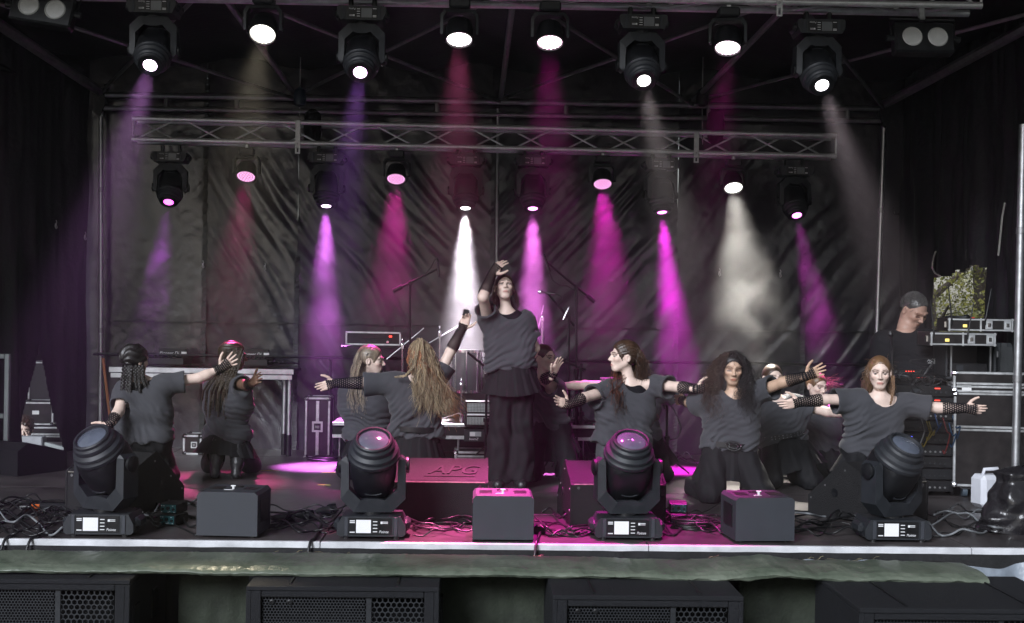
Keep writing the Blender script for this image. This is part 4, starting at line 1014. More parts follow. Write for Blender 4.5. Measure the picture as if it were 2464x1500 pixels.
for px, lab in ((408, 'DJ player on the table behind the leftmost dancer'), (608, 'DJ player on the table beside the box-braided dancer')):
    q = P(px, 877, 11.95); u = thing('dj_player', lab, 'DJ player', (q.x, 11.95, zt + .0), group='DJ players')
    MB().box((0, .05, .055), (.33, .36, .07), b=.008).build('body', BLKPL, u); MB().prism([(-.13, .09), (.13, .09), (.13, .17), (-.13, .17)], .1, .16).build('screen_hump', BLKPL, u)
    text_mesh('lettering', 'Pioneer Dj', .042, PRINT, u, FACE(-.03, .098, .125), .0006, .25); MB().box((.112, .098, .125), (.05, .003, .03)).build('sticker', WHITE, u)
    kb = MB()
    for j in range(7): kb.cyl((-.13 + j * .043, -.1, .09), (-.13 + j * .043, -.1, .11), .009, n=8)
    kb.build('knobs', GRYPL, u)['kind'] = 'stuff'
for k in range(4):
    a = P(640 + 10 * k, 874, 11.85); cable([a, a + Vector((.06, -.05, .02)), a + Vector((.14, .02, .03 - .01 * k)), a + Vector((.2, -.03, .0)), a + Vector((.12, -.06, .015))], .005, 'lead coiled on the right end of the DJ table', CABLE, 'leads on the DJ table')
q = G(250, 1090); t = thing('broom', 'broom with orange-brown wooden handle leaning behind the leftmost dancer', 'broom', (q.x, 11.7, 0)); a = P(248, 862, 11.7) - Vector((q.x, 11.7, 0)); b = P(272, 1085, 11.7) - Vector((q.x, 11.7, 0))
MB().cyl(b + Vector((0, 0, .06)), a, .014, n=8).build('handle', WOOD, t, 40); MB().box((b.x, 0, .04), (.3, .06, .08), b=.01).build('brush', BLKCARP, t)

# ------------------------------------------------------------------ riser, drums, stands
qa, qb = P(800, 1022, 10.85), P(1432, 1034, 10.85)
t = thing('drum_riser', 'low drum riser with two aluminium edge strips', 'platform', ((qa.x + qb.x) / 2, 11.35, 0)); w = qb.x - qa.x; RZ = .40
MB().box((0, 0, RZ - .02), (w, 1.0, .04)).build('board', DECK, t)
for z in (RZ - .012, RZ - .118): MB().box((0, -.503, z), (w, .014, .03), b=.003).build('edge_profile', ALU2, t)
MB().box((0, -.49, RZ - .065), (w, .02, .09)).build('side_board', BLKMET, t)
for x in (-w / 2 + .06, -.05, w / 2 - .1, w / 2 - .5):
    MB().cyl((x, -.45, 0), (x, -.45, RZ - .1), .009, n=8).build('leg', STEEL, t)
for s in (-1, 1): MB().tube([(s * (w / 2 - .12), -.42, .02), (s * (w / 2 - .35), -.42, RZ - .13)], .014, 6).build('brace', BLKMET, t)
DRUM = mat('smoked acrylic shell', (.06, .06, .065), .18, 0, .2, 5, spec=.7); HEADW = mat('drum head', (.6, .6, .6), .5)
def drum(px, py, Y, r, h, label, rot=None, head=HEADW, shell=DRUM, lugs=8):
    t = thing('drum', label, 'drum', P(px, py, Y), rot=rot, group='drums of the kit')
    MB().lathe([(r, -h / 2), (r, h / 2)], 28).build('shell', shell, t, 40)
    for s in (-1, 1):
        MB().lathe([(r * .97, s * h / 2 - .012), (r * 1.04, s * h / 2 - .012), (r * 1.04, s * h / 2 + .012), (r * .97, s * h / 2 + .012)], 28).build('hoop', CHROME if head is HEADW else BLKPL, t, 40)
        MB().lathe([(0, s * (h / 2 + .006)), (r * .97, s * (h / 2 + .004))], 28).build('head', head, t)
    for k in range(lugs):
        a = 2 * math.pi * k / lugs; MB().cyl((math.cos(a) * r * 1.04, math.sin(a) * r * 1.04, -h / 2), (math.cos(a) * r * 1.04, math.sin(a) * r * 1.04, h / 2), .006, n=6).build('tension_rod', CHROME, t)
drum(1122, 893, 11.2, .13, .36, 'smoked floor tom with chrome hardware behind the long-haired dancer')
drum(1165, 938, 11.45, .27, .35, 'bass drum with black head behind the standing dancer', (R(90), 0, 0), BLKMET, DRUM, 10)
drum(1172, 866, 11.4, .11, .12, 'small chrome-rimmed tom left of the standing dancer', (R(20), 0, 0))
drum(1345, 978, 11.35, .15, .14, 'snare drum low on the riser right of the standing dancer', (R(12), 0, 0), HEADW, CHROME)
def stand(px, py0, py1, Y, label, m=CHROME, r=.012, arm=None, top=True, zb=None, cat='stand', name='cymbal_stand', group='drum hardware'):
    a, b = P(px, py0, Y), P(px, py1, Y)
    if zb is not None: b.z = zb
    t = thing(name, label, cat, b, group=group); h = (a - b)
    MB().cyl((0, 0, 0), h * .55, r * 1.25, n=10).build('lower_tube', m, t, 40); MB().cyl(h * .53, h, r * .8, n=10).build('upper_tube', m, t, 40)
    MB().cyl(h * .52, h * .56, r * 1.9, n=10).build('collar', m, t, 40)
    for k in range(3):
        an = 2.1 * k + .5; MB().tube([h * .28, Vector((math.cos(an) * .24, math.sin(an) * .24, .012))], r * .6, 6).build('leg', m, t)
    if arm:
        A = P(*arm[0]) - b; B = P(*arm[1]) - b; MB().cyl(A, B, r * (.45 if m is CHROME else .8), n=8).build('boom', STEEL if m is CHROME else m, t, 40)
        c = h; MB().box(c, (.03, .03, .045), b=.006).build('clutch', BLKPL if m is not CHROME else CHROME, t)
        if len(arm) > 2: MB().cyl(A, A + (A - B).normalized() * .09, r * 1.6, n=10).build('counterweight', BLKPL, t, 40)
    if top and m is CHROME: MB().lathe([(.004, 0), (.018, .01), (.018, .03), (.006, .045), (.004, .08)], 10, Matrix.Translation(h)).build('wing_nut', m, t, 40)
    return t
stand(968, 835, 1020, 11.2, 'chrome cymbal stand between the two blonde dancers', arm=((930, 865, 11.2), (1020, 790, 11.2)), zb=RZ)
stand(1058, 805, 1020, 11.3, 'chrome cymbal stand right of the long-haired dancer', arm=((990, 850, 11.3), (1112, 780, 11.3)), zb=RZ)
stand(1182, 815, 1020, 11.25, 'chrome stand left of the standing dancer', zb=RZ)
stand(1305, 768, 1020, 11.25, 'bright chrome cymbal stand right of the standing dancer', arm=((1290, 815, 11.25), (1308, 735, 11.25)), zb=RZ)
stand(1110, 930, 1025, 11.0, 'short chrome stand by the hair of the long-haired dancer', zb=RZ)
stand(1350, 1000, 1032, 11.2, 'low chrome pedal stand on the riser', zb=RZ)
def mic(t, A, B, head=.022, m=BLKPL):
    A, B = Vector(A), Vector(B); d = (B - A).normalized()
    return MB().lathe([(.009, 0), (.011, .03), (.012, (B - A).length * .7), (head * .7, (B - A).length * .75), (head, (B - A).length * .86), (head * .6, (B - A).length)], 12, Matrix.Translation(A) @ quat_to(d).to_matrix().to_4x4()).build('microphone', m, t, 40)
MG = 'microphone stands'
def micstand(px, py0, Y, label, boom, mc, cab=None, zb=0.0, r=.0135):
    t = stand(px, py0, 1100, Y, label, BLKMET, r, arm=boom, zb=zb, top=False, cat='mic stand', name='microphone_stand', group=MG)
    b = Vector(t.location)
    if mc: mic(t, P(*mc[0]) - b, P(*mc[1]) - b, *(mc[2:] or ()))
    if cab:
        pts = [P(*c) - b for c in cab]; MB().tube(pts, .005, 6).build('lead', CABLE, t, True)
    return t
micstand(987, 682, 11.0, 'boom stand rising above the two blonde dancers', ((968, 690, 11.0), (1052, 648, 11.0), 1), ((1057, 668, 10.98), (1052, 622, 11.0), .012), ((1052, 622, 11.0), (1046, 626, 11.0), (1036, 645, 11.0), (1020, 663, 11.0), (985, 690, 11.0), (984, 760, 11.0), (986, 830, 11.0)))
micstand(1387, 695, 10.9, 'tall boom stand right of the standing dancer', ((1412, 711, 10.9), (1312, 630, 10.9), 1), ((1323, 655, 10.88), (1308, 612, 10.9), .012), ((1322, 655, 10.9), (1330, 675, 10.9), (1345, 687, 10.9), (1365, 688, 10.9), (1384, 700, 10.9), (1384, 760, 10.9), (1389, 830, 10.9)))
micstand(1369, 765, 10.95, 'boom stand with a chrome vocal mic beside the standing dancer', ((1382, 785, 10.95), (1318, 706, 10.95)), ((1335, 708, 10.95), (1294, 702, 10.93), .023, CHROME), ((1336, 708, 10.95), (1350, 712, 10.95), (1352, 725, 10.95), (1345, 735, 10.95), (1366, 760, 10.95)))
micstand(1398, 880, 10.9, 'low boom stand angled across the tall one', ((1410, 890, 10.9), (1345, 865, 10.9)), ((1355, 770, 10.85), (1370, 738, 10.87), .009, CHROME))
micstand(1605, 975, 10.6, 'short microphone stand between red-brown-haired and curly-haired dancers', None, ((1600, 985, 10.55), (1592, 955, 10.55), .012), ((1592, 958, 10.55), (1622, 985, 10.55), (1640, 1030, 10.55), (1630, 1055, 10.55), (1610, 1060, 10.55)))
micstand(2147, 845, 9.75, 'straight vocal microphone stand in front of the man in black', None, ((2150, 845, 9.72), (2142, 797, 9.70), .025))
micstand(1170, 905, 10.75, 'low boom stand leaning toward the bass drum', ((1125, 848, 10.75), (1205, 915, 10.75)), None)
q = P(925, 895, 11.3); t = thing('clip_mic', 'small microphone with yellow tape left of the blonde dancer', 'microphone', q); mic(t, (.02, 0, -.02), (-.07, 0, .12), .02); MB().cyl((.02, 0, -.02), (.03, 0, -.07), .016, n=8).build('tape_band', YELLOW, t)
# rack amplifier on its stand
q = P(898, 832, 11.3); t = thing('rack_amplifier', 'rack amplifier with red light on a shelf above the blonde dancer', 'amplifier', q); w = .50
for c, s in (((0, .15, .062), (w - .02, .3, .115)),): MB().box(c, s, b=.004).build('case', LAMINATE, t)
for z in (.01, .118): MB().box((0, -.004, z), (w, .016, .016), b=.002).build('edge', ALU2, t)
for x in (-w / 2 + .008, w / 2 - .008): MB().box((x, -.004, .064), (.016, .016, .125), b=.002).build('edge', ALU2, t)
f = MB().box((.02, -.004, .035), (w * .62, .01, .05), b=.002).build('front_panel', BLKPL, t); MB().cyl((.13, -.009, .035), (.13, -.02, .035), .012, n=12).build('dial', CHROME, f); MB().box((.155, -.006, .085), (.025, .006, .014)).build('power_light', mat('red leds', (.1, 0, 0), .4, emit=(1, .05, .03), estr=3), t)
for k in range(3): MB().box((-.09 + k * .05, -.0095, .037), (.03, .002, .012)).build('button_row', GRYPL, f)
MB().tube([(.19, .0, .12), (.185, 0, .24)], [.004, .003], 6).build('antenna', BLKPL, t)
MB().box((0, .1, -.012), (w + .07, .34, .022), b=.004).build('shelf', BLKMET, t); MB().cyl((0, .12, -.02), (0, .12, RZ - q.z), .018, n=8).build('stand_tube', BLKMET, t)
# strobe and dimmer
q = P(1152, 1028, 10.8); t = thing('strobe_panel', 'black strobe panel with gridded reflector beside the standing dancer', 'strobe', (q.x, q.y, q.z)); w, h = .245, .225
MB().box((0, .06, h / 2), (w, .1, h), b=.008).build('housing', BLKMET, t); GRID = mat('strobe reflector', (.42, .45, .44), .35, .3, .12)
for i, (z0, z1) in enumerate(((.02, .085), (.128, .205))):
    g = MB()
    for r_ in range(6):
        for c in range(16): g.box((-w / 2 + .02 + (c + .5) * (w - .04) / 16, .008, z0 + (r_ + .5) * (z1 - z0) / 6), ((w - .04) / 16 * .8, .006, (z1 - z0) / 6 * .78))
    g.build('reflector_grid', GRID, t)['kind'] = 'stuff'
MB().cyl((-w / 2 + .02, .005, .106), (w / 2 - .02, .005, .106), .008, n=8).build('flash_tube', WHITE, t)
q = P(1152, 1064, 10.8); t = thing('dimmer_box', 'black box with small screen under the strobe panel', 'box', (q.x, q.y, q.z)); MB().box((0, .1, .052), (.255, .2, .105), b=.005).build('case', GRYPL, t); MB().box((-.03, -.002, .068), (.10, .004, .04)).build('screen', mat('grey lcd', (.35, .37, .38), .4), t); MB().box((-.055, -.0045, .068), (.045, .002, .034)).build('menu_field', WHITE, t)
text_mesh('lettering', 'beamZ', .028, PRINT, t, FACE(-.045, -.002, .025), .0006, .2)
cable([G(1190, 1060, .25), G(1230, 1075, .12), G(1250, 1085, .03)], .004, 'thin cable hanging from the dimmer box')
for k in range(10):
    rg2 = random.Random(100 + k); a = Vector((P(1340 + rg2.uniform(-80, 90), 1000, 10.95).x, 10.95 + rg2.uniform(-.05, .25), RZ + .008))
    cable([a, a + Vector((rg2.uniform(-.2, .2), rg2.uniform(-.03, .1), rg2.random() * .03)), a + Vector((rg2.uniform(-.35, .35), rg2.uniform(-.02, .12), rg2.random() * .03)), a + Vector((rg2.uniform(-.5, .3), rg2.uniform(-.02, .1), 0))], .005, 'magenta-lit cable tangled on the right end of the riser', CABLE, 'cables on the riser')
floor_cables(0, 755, 800, 1105, 1110, 'coiled black cable beside the tall narrow case', 'coil beside the narrow case', 33, coil=3)
floor_cables(5, 1590, 1690, 1100, 1122, 'black cable on the magenta floor left of the curly-haired dancer', 'cables on the magenta floor', 34, .004, .005)

# ------------------------------------------------------------------ left edge: frame, ramp
q = P(10, 1060, 10.7)
t = thing('metal_frame', 'pale metal frame standing at the left edge of the picture', 'frame', (q.x - .12, 10.7, 0)); z1 = P(15, 852, 10.7).z
PALEM = mat('pale painted metal', (.30, .33, .33), .5, .1, .15)
for x in (-.35, .14): MB().box((x, 0, z1 / 2), (.04, .05, z1), b=.006).build('upright', PALEM, t)
for z in (z1 - .02, z1 * .45): MB().box((-.105, 0, z), (.447, .045, .04), b=.006).build('crossbar', PALEM, t)
q = P(85, 1085, 12.0); t = thing('access_ramp', 'grey ramp board with white treads behind the left slit', 'ramp', (q.x + .05, q.y, -.02)); RAMP = mat('grey ramp board', (.33, .34, .36), .6, 0, .15)
MB().box((0, 0, -.03), (.8, .5, .05), b=.004).build('board', RAMP, t)
for k in range(8): MB().box((-.1 + k * .07, -.27, .0), (.05, .04, .012), rot=Matrix.Rotation(.4, 3, 'Z')).build('tread', WHITE, t)
MB().box((-.15, .1, .07), (.3, .12, .14), b=.01).build('step_block', RAMP, t); MB().box((.1, .1, .05), (.5, .06, .03), rot=Matrix.Rotation(R(14), 3, 'Y')).build('ribbed_edge', PALEM, t)
# ------------------------------------------------------------------ people: bodies and clothes grown from distance fields
def A_(v): return np.array(tuple(v), dtype=np.float64)
class Field:
    def __init__(s, lo, hi, vox):
        s.vox = vox; s.lo = np.array(lo) - 2.5 * vox
        s.n = np.maximum(4, np.ceil((np.array(hi) + 2.5 * vox - s.lo) / vox).astype(int) + 1)
        s.D = np.full(tuple(s.n), .3, dtype=np.float32)
    def win(s, lo, hi, pad):
        a = np.clip(np.floor((np.array(lo) - pad - s.lo) / s.vox).astype(int), 0, s.n); b = np.clip(np.ceil((np.array(hi) + pad - s.lo) / s.vox).astype(int) + 1, 0, s.n)
        if np.any(b - a < 1): return None
        g = [s.lo[i] + np.arange(a[i], b[i], dtype=np.float32) * s.vox for i in range(3)]
        return tuple(slice(a[i], b[i]) for i in range(3)), np.stack(np.meshgrid(*g, indexing='ij'), -1)
    def put(s, d, sl, k, sub=False):
        D = s.D[sl]
        if sub: d = -d
        if k <= 0: r = np.maximum(D, d) if sub else np.minimum(D, d)
        elif sub: h = np.clip(k - np.abs(D - d), 0, None) / k; r = np.maximum(D, d) + h * h * k * .25
        else: h = np.clip(k - np.abs(D - d), 0, None) / k; r = np.minimum(D, d) - h * h * k * .25
        s.D[sl] = r
    def cap(s, a, b, ra, rb=None, k=.03, sub=False, cut=False, hollow=0):
        a, b = A_(a), A_(b); rb = ra if rb is None else rb; R_ = max(ra, rb)
        w = s.win(np.minimum(a, b) - R_, np.maximum(a, b) + R_, k + 2 * s.vox)
        if w is None: return s
        sl, p = w; ba = b - a; L2 = max(1e-9, float(ba @ ba)); pa = p - a
        t = np.clip((pa @ ba) / L2, 0, 1); d = np.linalg.norm(pa - t[..., None] * ba, axis=-1) - (ra + (rb - ra) * t)
        if cut:
            pl = (p - b) @ (ba / math.sqrt(L2)); d = np.maximum(d, pl)
            if hollow:
                s.put(d, sl, k, sub)
                din = np.linalg.norm(pa - ((pa @ ba) / L2)[..., None] * ba, axis=-1) - (ra + (rb - ra) * np.clip((pa @ ba) / L2, 0, 1.2)) + hollow
                s.put(np.maximum(din, -(pl + .07)), sl, .005, True); return s
        s.put(d, sl, k, sub); return s
    def ell(s, c, r, Rm=None, k=.03, sub=False):
        c = A_(c); r = np.array(r, dtype=np.float64); m = r.max()
        w = s.win(c - m, c + m, k + 2 * s.vox)
        if w is None: return s
        sl, p = w; q = p - c
        if Rm is not None: q = q @ Rm
        k0 = np.linalg.norm(q / r, axis=-1); k1 = np.linalg.norm(q / (r * r), axis=-1)
        s.put(k0 * (k0 - 1) / np.maximum(k1, 1e-6), sl, k, sub); return s
    def grid(s):
        return np.stack(np.meshgrid(*[s.lo[i] + np.arange(s.n[i], dtype=np.float32) * s.vox for i in range(3)], indexing='ij'), -1)
    def mesh(s):
        D = s.D; n = D.shape; neg = D < 0
        c = np.zeros(tuple(x - 1 for x in n), np.uint8)
        offs = [(i, j, k) for i in (0, 1) for j in (0, 1) for k in (0, 1)]
        def sh(A, o): return A[o[0]:o[0] + n[0] - 1, o[1]:o[1] + n[1] - 1, o[2]:o[2] + n[2] - 1]
        for o in offs: c += sh(neg, o)
        act = (c > 0) & (c < 8); idx = np.argwhere(act)
        if len(idx) == 0: return np.zeros((0, 3)), np.zeros((0, 4), int)
        vid = np.full(act.shape, -1, np.int64); vid[act] = np.arange(len(idx))
        vals = {o: D[idx[:, 0] + o[0], idx[:, 1] + o[1], idx[:, 2] + o[2]] for o in offs}
        acc = np.zeros((len(idx), 3)); cnt = np.zeros(len(idx))
        for o in offs:
            for ax in range(3):
                if o[ax]: continue
                o2 = list(o); o2[ax] = 1; o2 = tuple(o2); a, b = vals[o], vals[o2]; cr = (a < 0) != (b < 0)
                t = np.where(cr, a / np.where(np.abs(a - b) < 1e-9, 1, a - b), 0); q = np.tile(np.array(o, float), (len(idx), 1)); q[:, ax] += t
                acc[cr] += q[cr]; cnt += cr
        V = s.lo + (idx + acc / cnt[:, None]) * s.vox
        Q = []
        for ax in range(3):
            u, v = (ax + 1) % 3, (ax + 2) % 3
            sl0 = [slice(1, -1)] * 3; sl0[ax] = slice(0, n[ax] - 1); sl1 = list(sl0); sl1[ax] = slice(1, n[ax])
            a = neg[tuple(sl0)]; b = neg[tuple(sl1)]; e = np.argwhere(a != b)
            if len(e) == 0: continue
            fl = a[e[:, 0], e[:, 1], e[:, 2]]; base = e.copy(); base[:, u] += 1; base[:, v] += 1
            def g(du, dv): t = base.copy(); t[:, u] += du; t[:, v] += dv; return vid[t[:, 0], t[:, 1], t[:, 2]]
            q = np.stack([g(-1, -1), g(0, -1), g(0, 0), g(-1, 0)], 1); q[~fl] = q[~fl][:, ::-1]; Q.append(q)
        Q = np.concatenate(Q); Q = Q[(Q >= 0).all(1)]
        return V, Q
def obj_from(name, V, Q, m, parent, base, col=None, tris=None):
    me = bpy.data.meshes.new(name); set_mesh(me, V - A_(base), Q); smooth_mesh(me)
    if col is not None and len(me.vertices) == len(col):
        at_ = me.color_attributes.new('tone', 'FLOAT_COLOR', 'POINT'); at_.data.foreach_set('color', np.concatenate([col, np.ones((len(col), 1))], 1).astype(np.float32).ravel())
    me.materials.append(m); return link(name, me, parent)
def noise3(p, f, seed):
    r = np.random.default_rng(seed); out = 0
    for i in range(4):
        d = r.normal(size=3); d /= np.linalg.norm(d); q = r.normal(size=3); q /= np.linalg.norm(q)
        out = out + np.sin((p @ d) * f * (1 + .5 * i) + 2.2 * np.sin((p @ q) * f * .6 + r.random() * 6) + r.random() * 6) / (1 + .5 * i)
    return out / 2.3

def skin_mat(name, c, rough=.5):
    m = mat(name, c, rough, 0, .07, 30, .08, 240, attr='tone'); b = m.node_tree.nodes['Principled BSDF']
    b.inputs['Subsurface Weight'].default_value = .0
    return m
SK = {'fair': skin_mat('fair skin', (.72, .55, .47)), 'tan': skin_mat('tan skin', (.52, .345, .245)), 'dark': skin_mat('deep brown skin', (.15, .085, .055)), 'ruddy': skin_mat('ruddy skin', (.42, .25, .19))}
SHIRT = mat('charcoal jersey', (.050, .050, .057), .85, 0, .07, 6, .06, 300, spec=.2, sheen=.15)
BLACKT = mat('black jersey', (.007, .007, .009), .85, 0, .2, 30, .2, 400, spec=.2)
PANTS = mat('black crepe cloth', (.0075, .0072, .0088), .8, 0, .3, 20, .25, 300, spec=.25)
PANTG = mat('grey trousers', (.05, .05, .056), .8, 0, .2, 20, .25, 300)
BOOT = mat('scuffed black leather', (.018, .018, .02), .35, 0, .5, 30, .4, 60)
BELT = mat('black leather belt', (.010, .010, .011), .35)
EYEW = mat('eye white', (.34, .32, .31), .35); IRIS = mat('dark iris', (.03, .022, .018), .15)
def hair_mat(name, a, b, rough=.38): return mat(name, a, rough, 0, .25, 26, .3, 160, col2=b, stretch=(1, 1, .18), spec=.6, attr='tone')
HAIR = {'black': hair_mat('black hair', (.008, .007, .007), (.018, .014, .013)), 'boxbraid': hair_mat('brown-black braids', (.02, .014, .009), (.055, .036, .02)),
        'blonde': hair_mat('dark blonde hair', (.12, .088, .055), (.42, .32, .195)), 'ash': hair_mat('ash blonde hair', (.10, .075, .055), (.40, .31, .22)),
        'brown': hair_mat('brown hair', (.03, .016, .010), (.075, .038, .022)), 'red': hair_mat('red-brown hair', (.06, .022, .012), (.20, .06, .03)), 'grey': hair_mat('short grey hair', (.035, .033, .032), (.09, .085, .08)),
        'tipred': hair_mat('ginger hair tips', (.30, .09, .04), (.50, .22, .10)), 'auburn': hair_mat('light brown hair', (.09, .045, .022), (.24, .13, .06))}
# crochet: black yarn with open holes that show the arm
def crochet_mat():
    m = bpy.data.materials.new('black crochet'); m.use_nodes = True; nt = m.node_tree; N = nt.nodes.new; L = nt.links.new; b = nt.nodes['Principled BSDF']
    b.inputs['Base Color'].default_value = (.010, .009, .011, 1); b.inputs['Roughness'].default_value = .8; b.inputs['Specular IOR Level'].default_value = .2
    uv = N('ShaderNodeUVMap'); sp = N('ShaderNodeSeparateXYZ'); L(uv.outputs[0], sp.inputs[0])
    def mth(op, a, b_=None, v=None):
        n = N('ShaderNodeMath'); n.operation = op
        if isinstance(a, (int, float)): n.inputs[0].default_value = a
        else: L(a, n.inputs[0])
        if b_ is not None:
            if isinstance(b_, (int, float)): n.inputs[1].default_value = b_
            else: L(b_, n.inputs[1])
        return n.outputs[0]
    row = mth('FLOOR', sp.outputs['X']); off = mth('MULTIPLY', mth('MODULO', row, 2), .5)
    u = mth('SUBTRACT', mth('FRACT', sp.outputs['X']), .5); v = mth('SUBTRACT', mth('FRACT', mth('ADD', sp.outputs['Y'], off)), .5)
    d = mth('ADD', mth('MULTIPLY', mth('MULTIPLY', u, u), 1.1), mth('MULTIPLY', v, v))
    hole = mth('LESS_THAN', d, .075)
    tr = N('ShaderNodeBsdfTransparent'); mx = N('ShaderNodeMixShader'); L(hole, mx.inputs[0]); L(b.outputs[0], mx.inputs[1]); L(tr.outputs[0], mx.inputs[2])
    L(mx.outputs[0], nt.nodes['Material Output'].inputs[0]); return m
CROCHET = crochet_mat()

def basis(fwd, up):
    """columns x (to the figure's left in front view = +X when facing -Y), y = back, z = up"""
    f = Vector(fwd).normalized(); z = Vector(up); z = (z - f * z.dot(f)).normalized(); y = -f; x = y.cross(z); return Matrix((x, y, z)).transposed()
def head_dir(yaw, pitch=0.0, roll=0.0):
    """yaw 0 = looking at the audience, +90 = to picture right, 180 = away; pitch + = up"""
    a, p = R(yaw), R(pitch); f = Vector((math.sin(a) * math.cos(p), -math.cos(a) * math.cos(p), math.sin(p)))
    up = Vector((0, 0, 1)); M_ = basis(f, up); return M_ @ Matrix.Rotation(R(roll), 3, 'Y')

def build_head(c, M_, sc, neckp, jaw=1.0, vox=.0043, stubble=False, male=False):
    Rm = np.array(M_); Rs = Rm
    def W(x, y, z): return A_(c) + Rm @ (np.array([x, y, z]) * sc)
    lo = A_(c) - .2 * sc; hi = A_(c) + .2 * sc; f = Field(lo, hi, vox)
    E = lambda x, y, z, r, k=.02, sub=False: f.ell(W(x, y, z), np.array(r) * sc, Rs, k * sc, sub)
    C = lambda a, b, ra, rb=None, k=.015, sub=False: f.cap(W(*a), W(*b), ra * sc, (rb or ra) * sc, k * sc, sub)
    E(0, .018, .030, (.074, .094, .083)); E(0, -.028, -.022, (.0545 * jaw, .064, .081), .03); E(0, -.056, -.086, (.021 * jaw, .022, .020), .03)
    for s in (-1, 1):
        C((s * .047 * jaw, .005, -.042), (s * .018, -.056, -.088), .016, .012, .025); E(s * .039, -.062, -.016, (.019, .019, .017), .02)
        E(s * .031, -.092, .006, (.019, .014, .0125), .012, True)
        C((s * .013, -.088, .026), (s * .048, -.072, .027), .0085, .007, .012)
        E(s * .077, .012, -.004, (.009, .019, .031), .006); E(s * .084, .006, -.004, (.006, .010, .018), .004, True)
    C((0, -.083, .016), (0, -.107, -.023), .0062, .0092, .010)
    for s in (-1, 1): E(s * .0105, -.096, -.028, (.007, .010, .0068), .006)
    C((-.018, -.081, -.057), (.018, -.081, -.057), .0062, None, .006); C((-.008, -.087, -.0545), (.008, -.087, -.0545), .0052, None, .006); C((-.012, -.084, -.0655), (.012, -.084, -.0655), .0065, None, .006)
    f.cap(W(-.02, -.0945, -.0605), W(.02, -.0945, -.0605), .0032 * sc, None, .003, True)
    nb = A_(neckp); C0 = W(0, .022, -.06); f.cap(C0, C0 + (nb - C0) * .8, .041 * sc * (1.45 if male else 1), .043 * sc * (1.45 if male else 1), .03)
    V, Q = f.mesh(); L_ = ((V - A_(c)) @ Rm) / sc
    return V, Q, L_
def face_tone(L_, lids=False, makeup=.0, brow=(.22, .17, .15), lip=(.80, .52, .52), eyes=True):
    t = np.ones((len(L_), 3)); x, y, z = np.abs(L_[:, 0]), L_[:, 1], L_[:, 2]; front = y < -.045
    def blend(mask, c): t[:] = t * (1 - mask[:, None]) + t * np.array(c) * mask[:, None]
    sm = lambda v, e0, e1: np.clip((e1 - v) / (e1 - e0), 0, 1)
    blend(front * sm(np.hypot((z + .060) / .0105, x / .0235), .75, 1.05) * (y < -.075), lip)
    blend(front * sm(np.abs(z + .0605) / .0024, .5, 1.2) * sm(x / .021, .85, 1.05) * (y < -.07), (.42, .28, .28))
    bz = .0295 + .10 * (x - .03) * (x < .04) - .25 * (x - .04) * (x >= .04)
    blend(front * sm(np.abs(z - bz) / .0040, .7, 1.15) * sm(np.abs(x - .032) / .021, .85, 1.05), brow)
    if eyes:
        blend(front * sm(np.hypot((z - .006) / .0085, (x - .031) / .016), .7, 1.1), (.68, .58, .55) if not makeup else (.58, .54, .55))
        lz = (-.001 if lids else .0135); blend(front * sm(np.abs(z - lz) / .0038, .6, 1.2) * sm(np.abs(x - .031) / .018, .85, 1.05), (.13, .10, .10))
    blend(front * sm(np.hypot((z + .02) / .022, (x - .043) / .020), .3, 1.1) * .35, (1.05, .78, .74))
    return t
def hand_mesh(w, fdir, palmn, side, sc=1.0, curl=.25, spread=.10, vox=.0048, thumb=1.0):
    """w wrist, fdir finger direction, palmn outward normal of the palm, side = which way the thumb points"""
    x = Vector(fdir).normalized(); z = Vector(side); z = (z - x * z.dot(x)).normalized(); y = x.cross(z)
    if y.dot(Vector(palmn)) > 0: y = -y                       # +y is the back of the hand
    Rm = np.array(Matrix((x, y, z)).transposed())
    W = lambda a, b, c: A_(w) + Rm @ (np.array([a, b, c]) * sc)
    f = Field(A_(w) - .24 * sc, A_(w) + .24 * sc, vox)
    f.cap(W(-.03, 0, 0), W(.02, 0, 0), .024 * sc, .026 * sc, .02)
    f.ell(W(.052, .0, .002), np.array((.048, .0155, .041)) * sc, Rm, .015); f.cap(W(.03, -.002, .024), W(.085, 0, .024), .014 * sc, .012 * sc, .012); f.cap(W(.03, 0, -.022), W(.082, 0, -.027), .013 * sc, .011 * sc, .012)
    for i, (zz, L_, x0) in enumerate(((.0285, .070, .088), (.0095, .079, .092), (-.0095, .073, .088), (-.028, .057, .080))):
        sp = spread * (1.5 - i); cu = curl * (1 + .18 * i); p = np.array([x0 - .012, 0, zz]); a = cu * .5
        for j, fr in enumerate((.45, .31, .24)):
            d = np.array([math.cos(a), -math.sin(a), math.sin(sp)]); q = p + d * L_ * fr * 1.08; f.cap(W(*p), W(*q), (.0092 - .0011 * j) * sc, (.0084 - .0011 * j) * sc, .004); p = q; a += cu
    p = np.array([.018, -.006, .024]); 
    for j, (d, l) in enumerate(((np.array([.55, -.18, .82]), .042), (np.array([.78, -.12, .62 * thumb]), .034), (np.array([.92, -.1, .4 * thumb]), .026))):
        q = p + d / np.linalg.norm(d) * l; f.cap(W(*p), W(*q), (.0125 - .0014 * j) * sc, (.0112 - .0014 * j) * sc, .012 if j == 0 else .005); p = q
    V, Q = f.mesh(); return V, Q
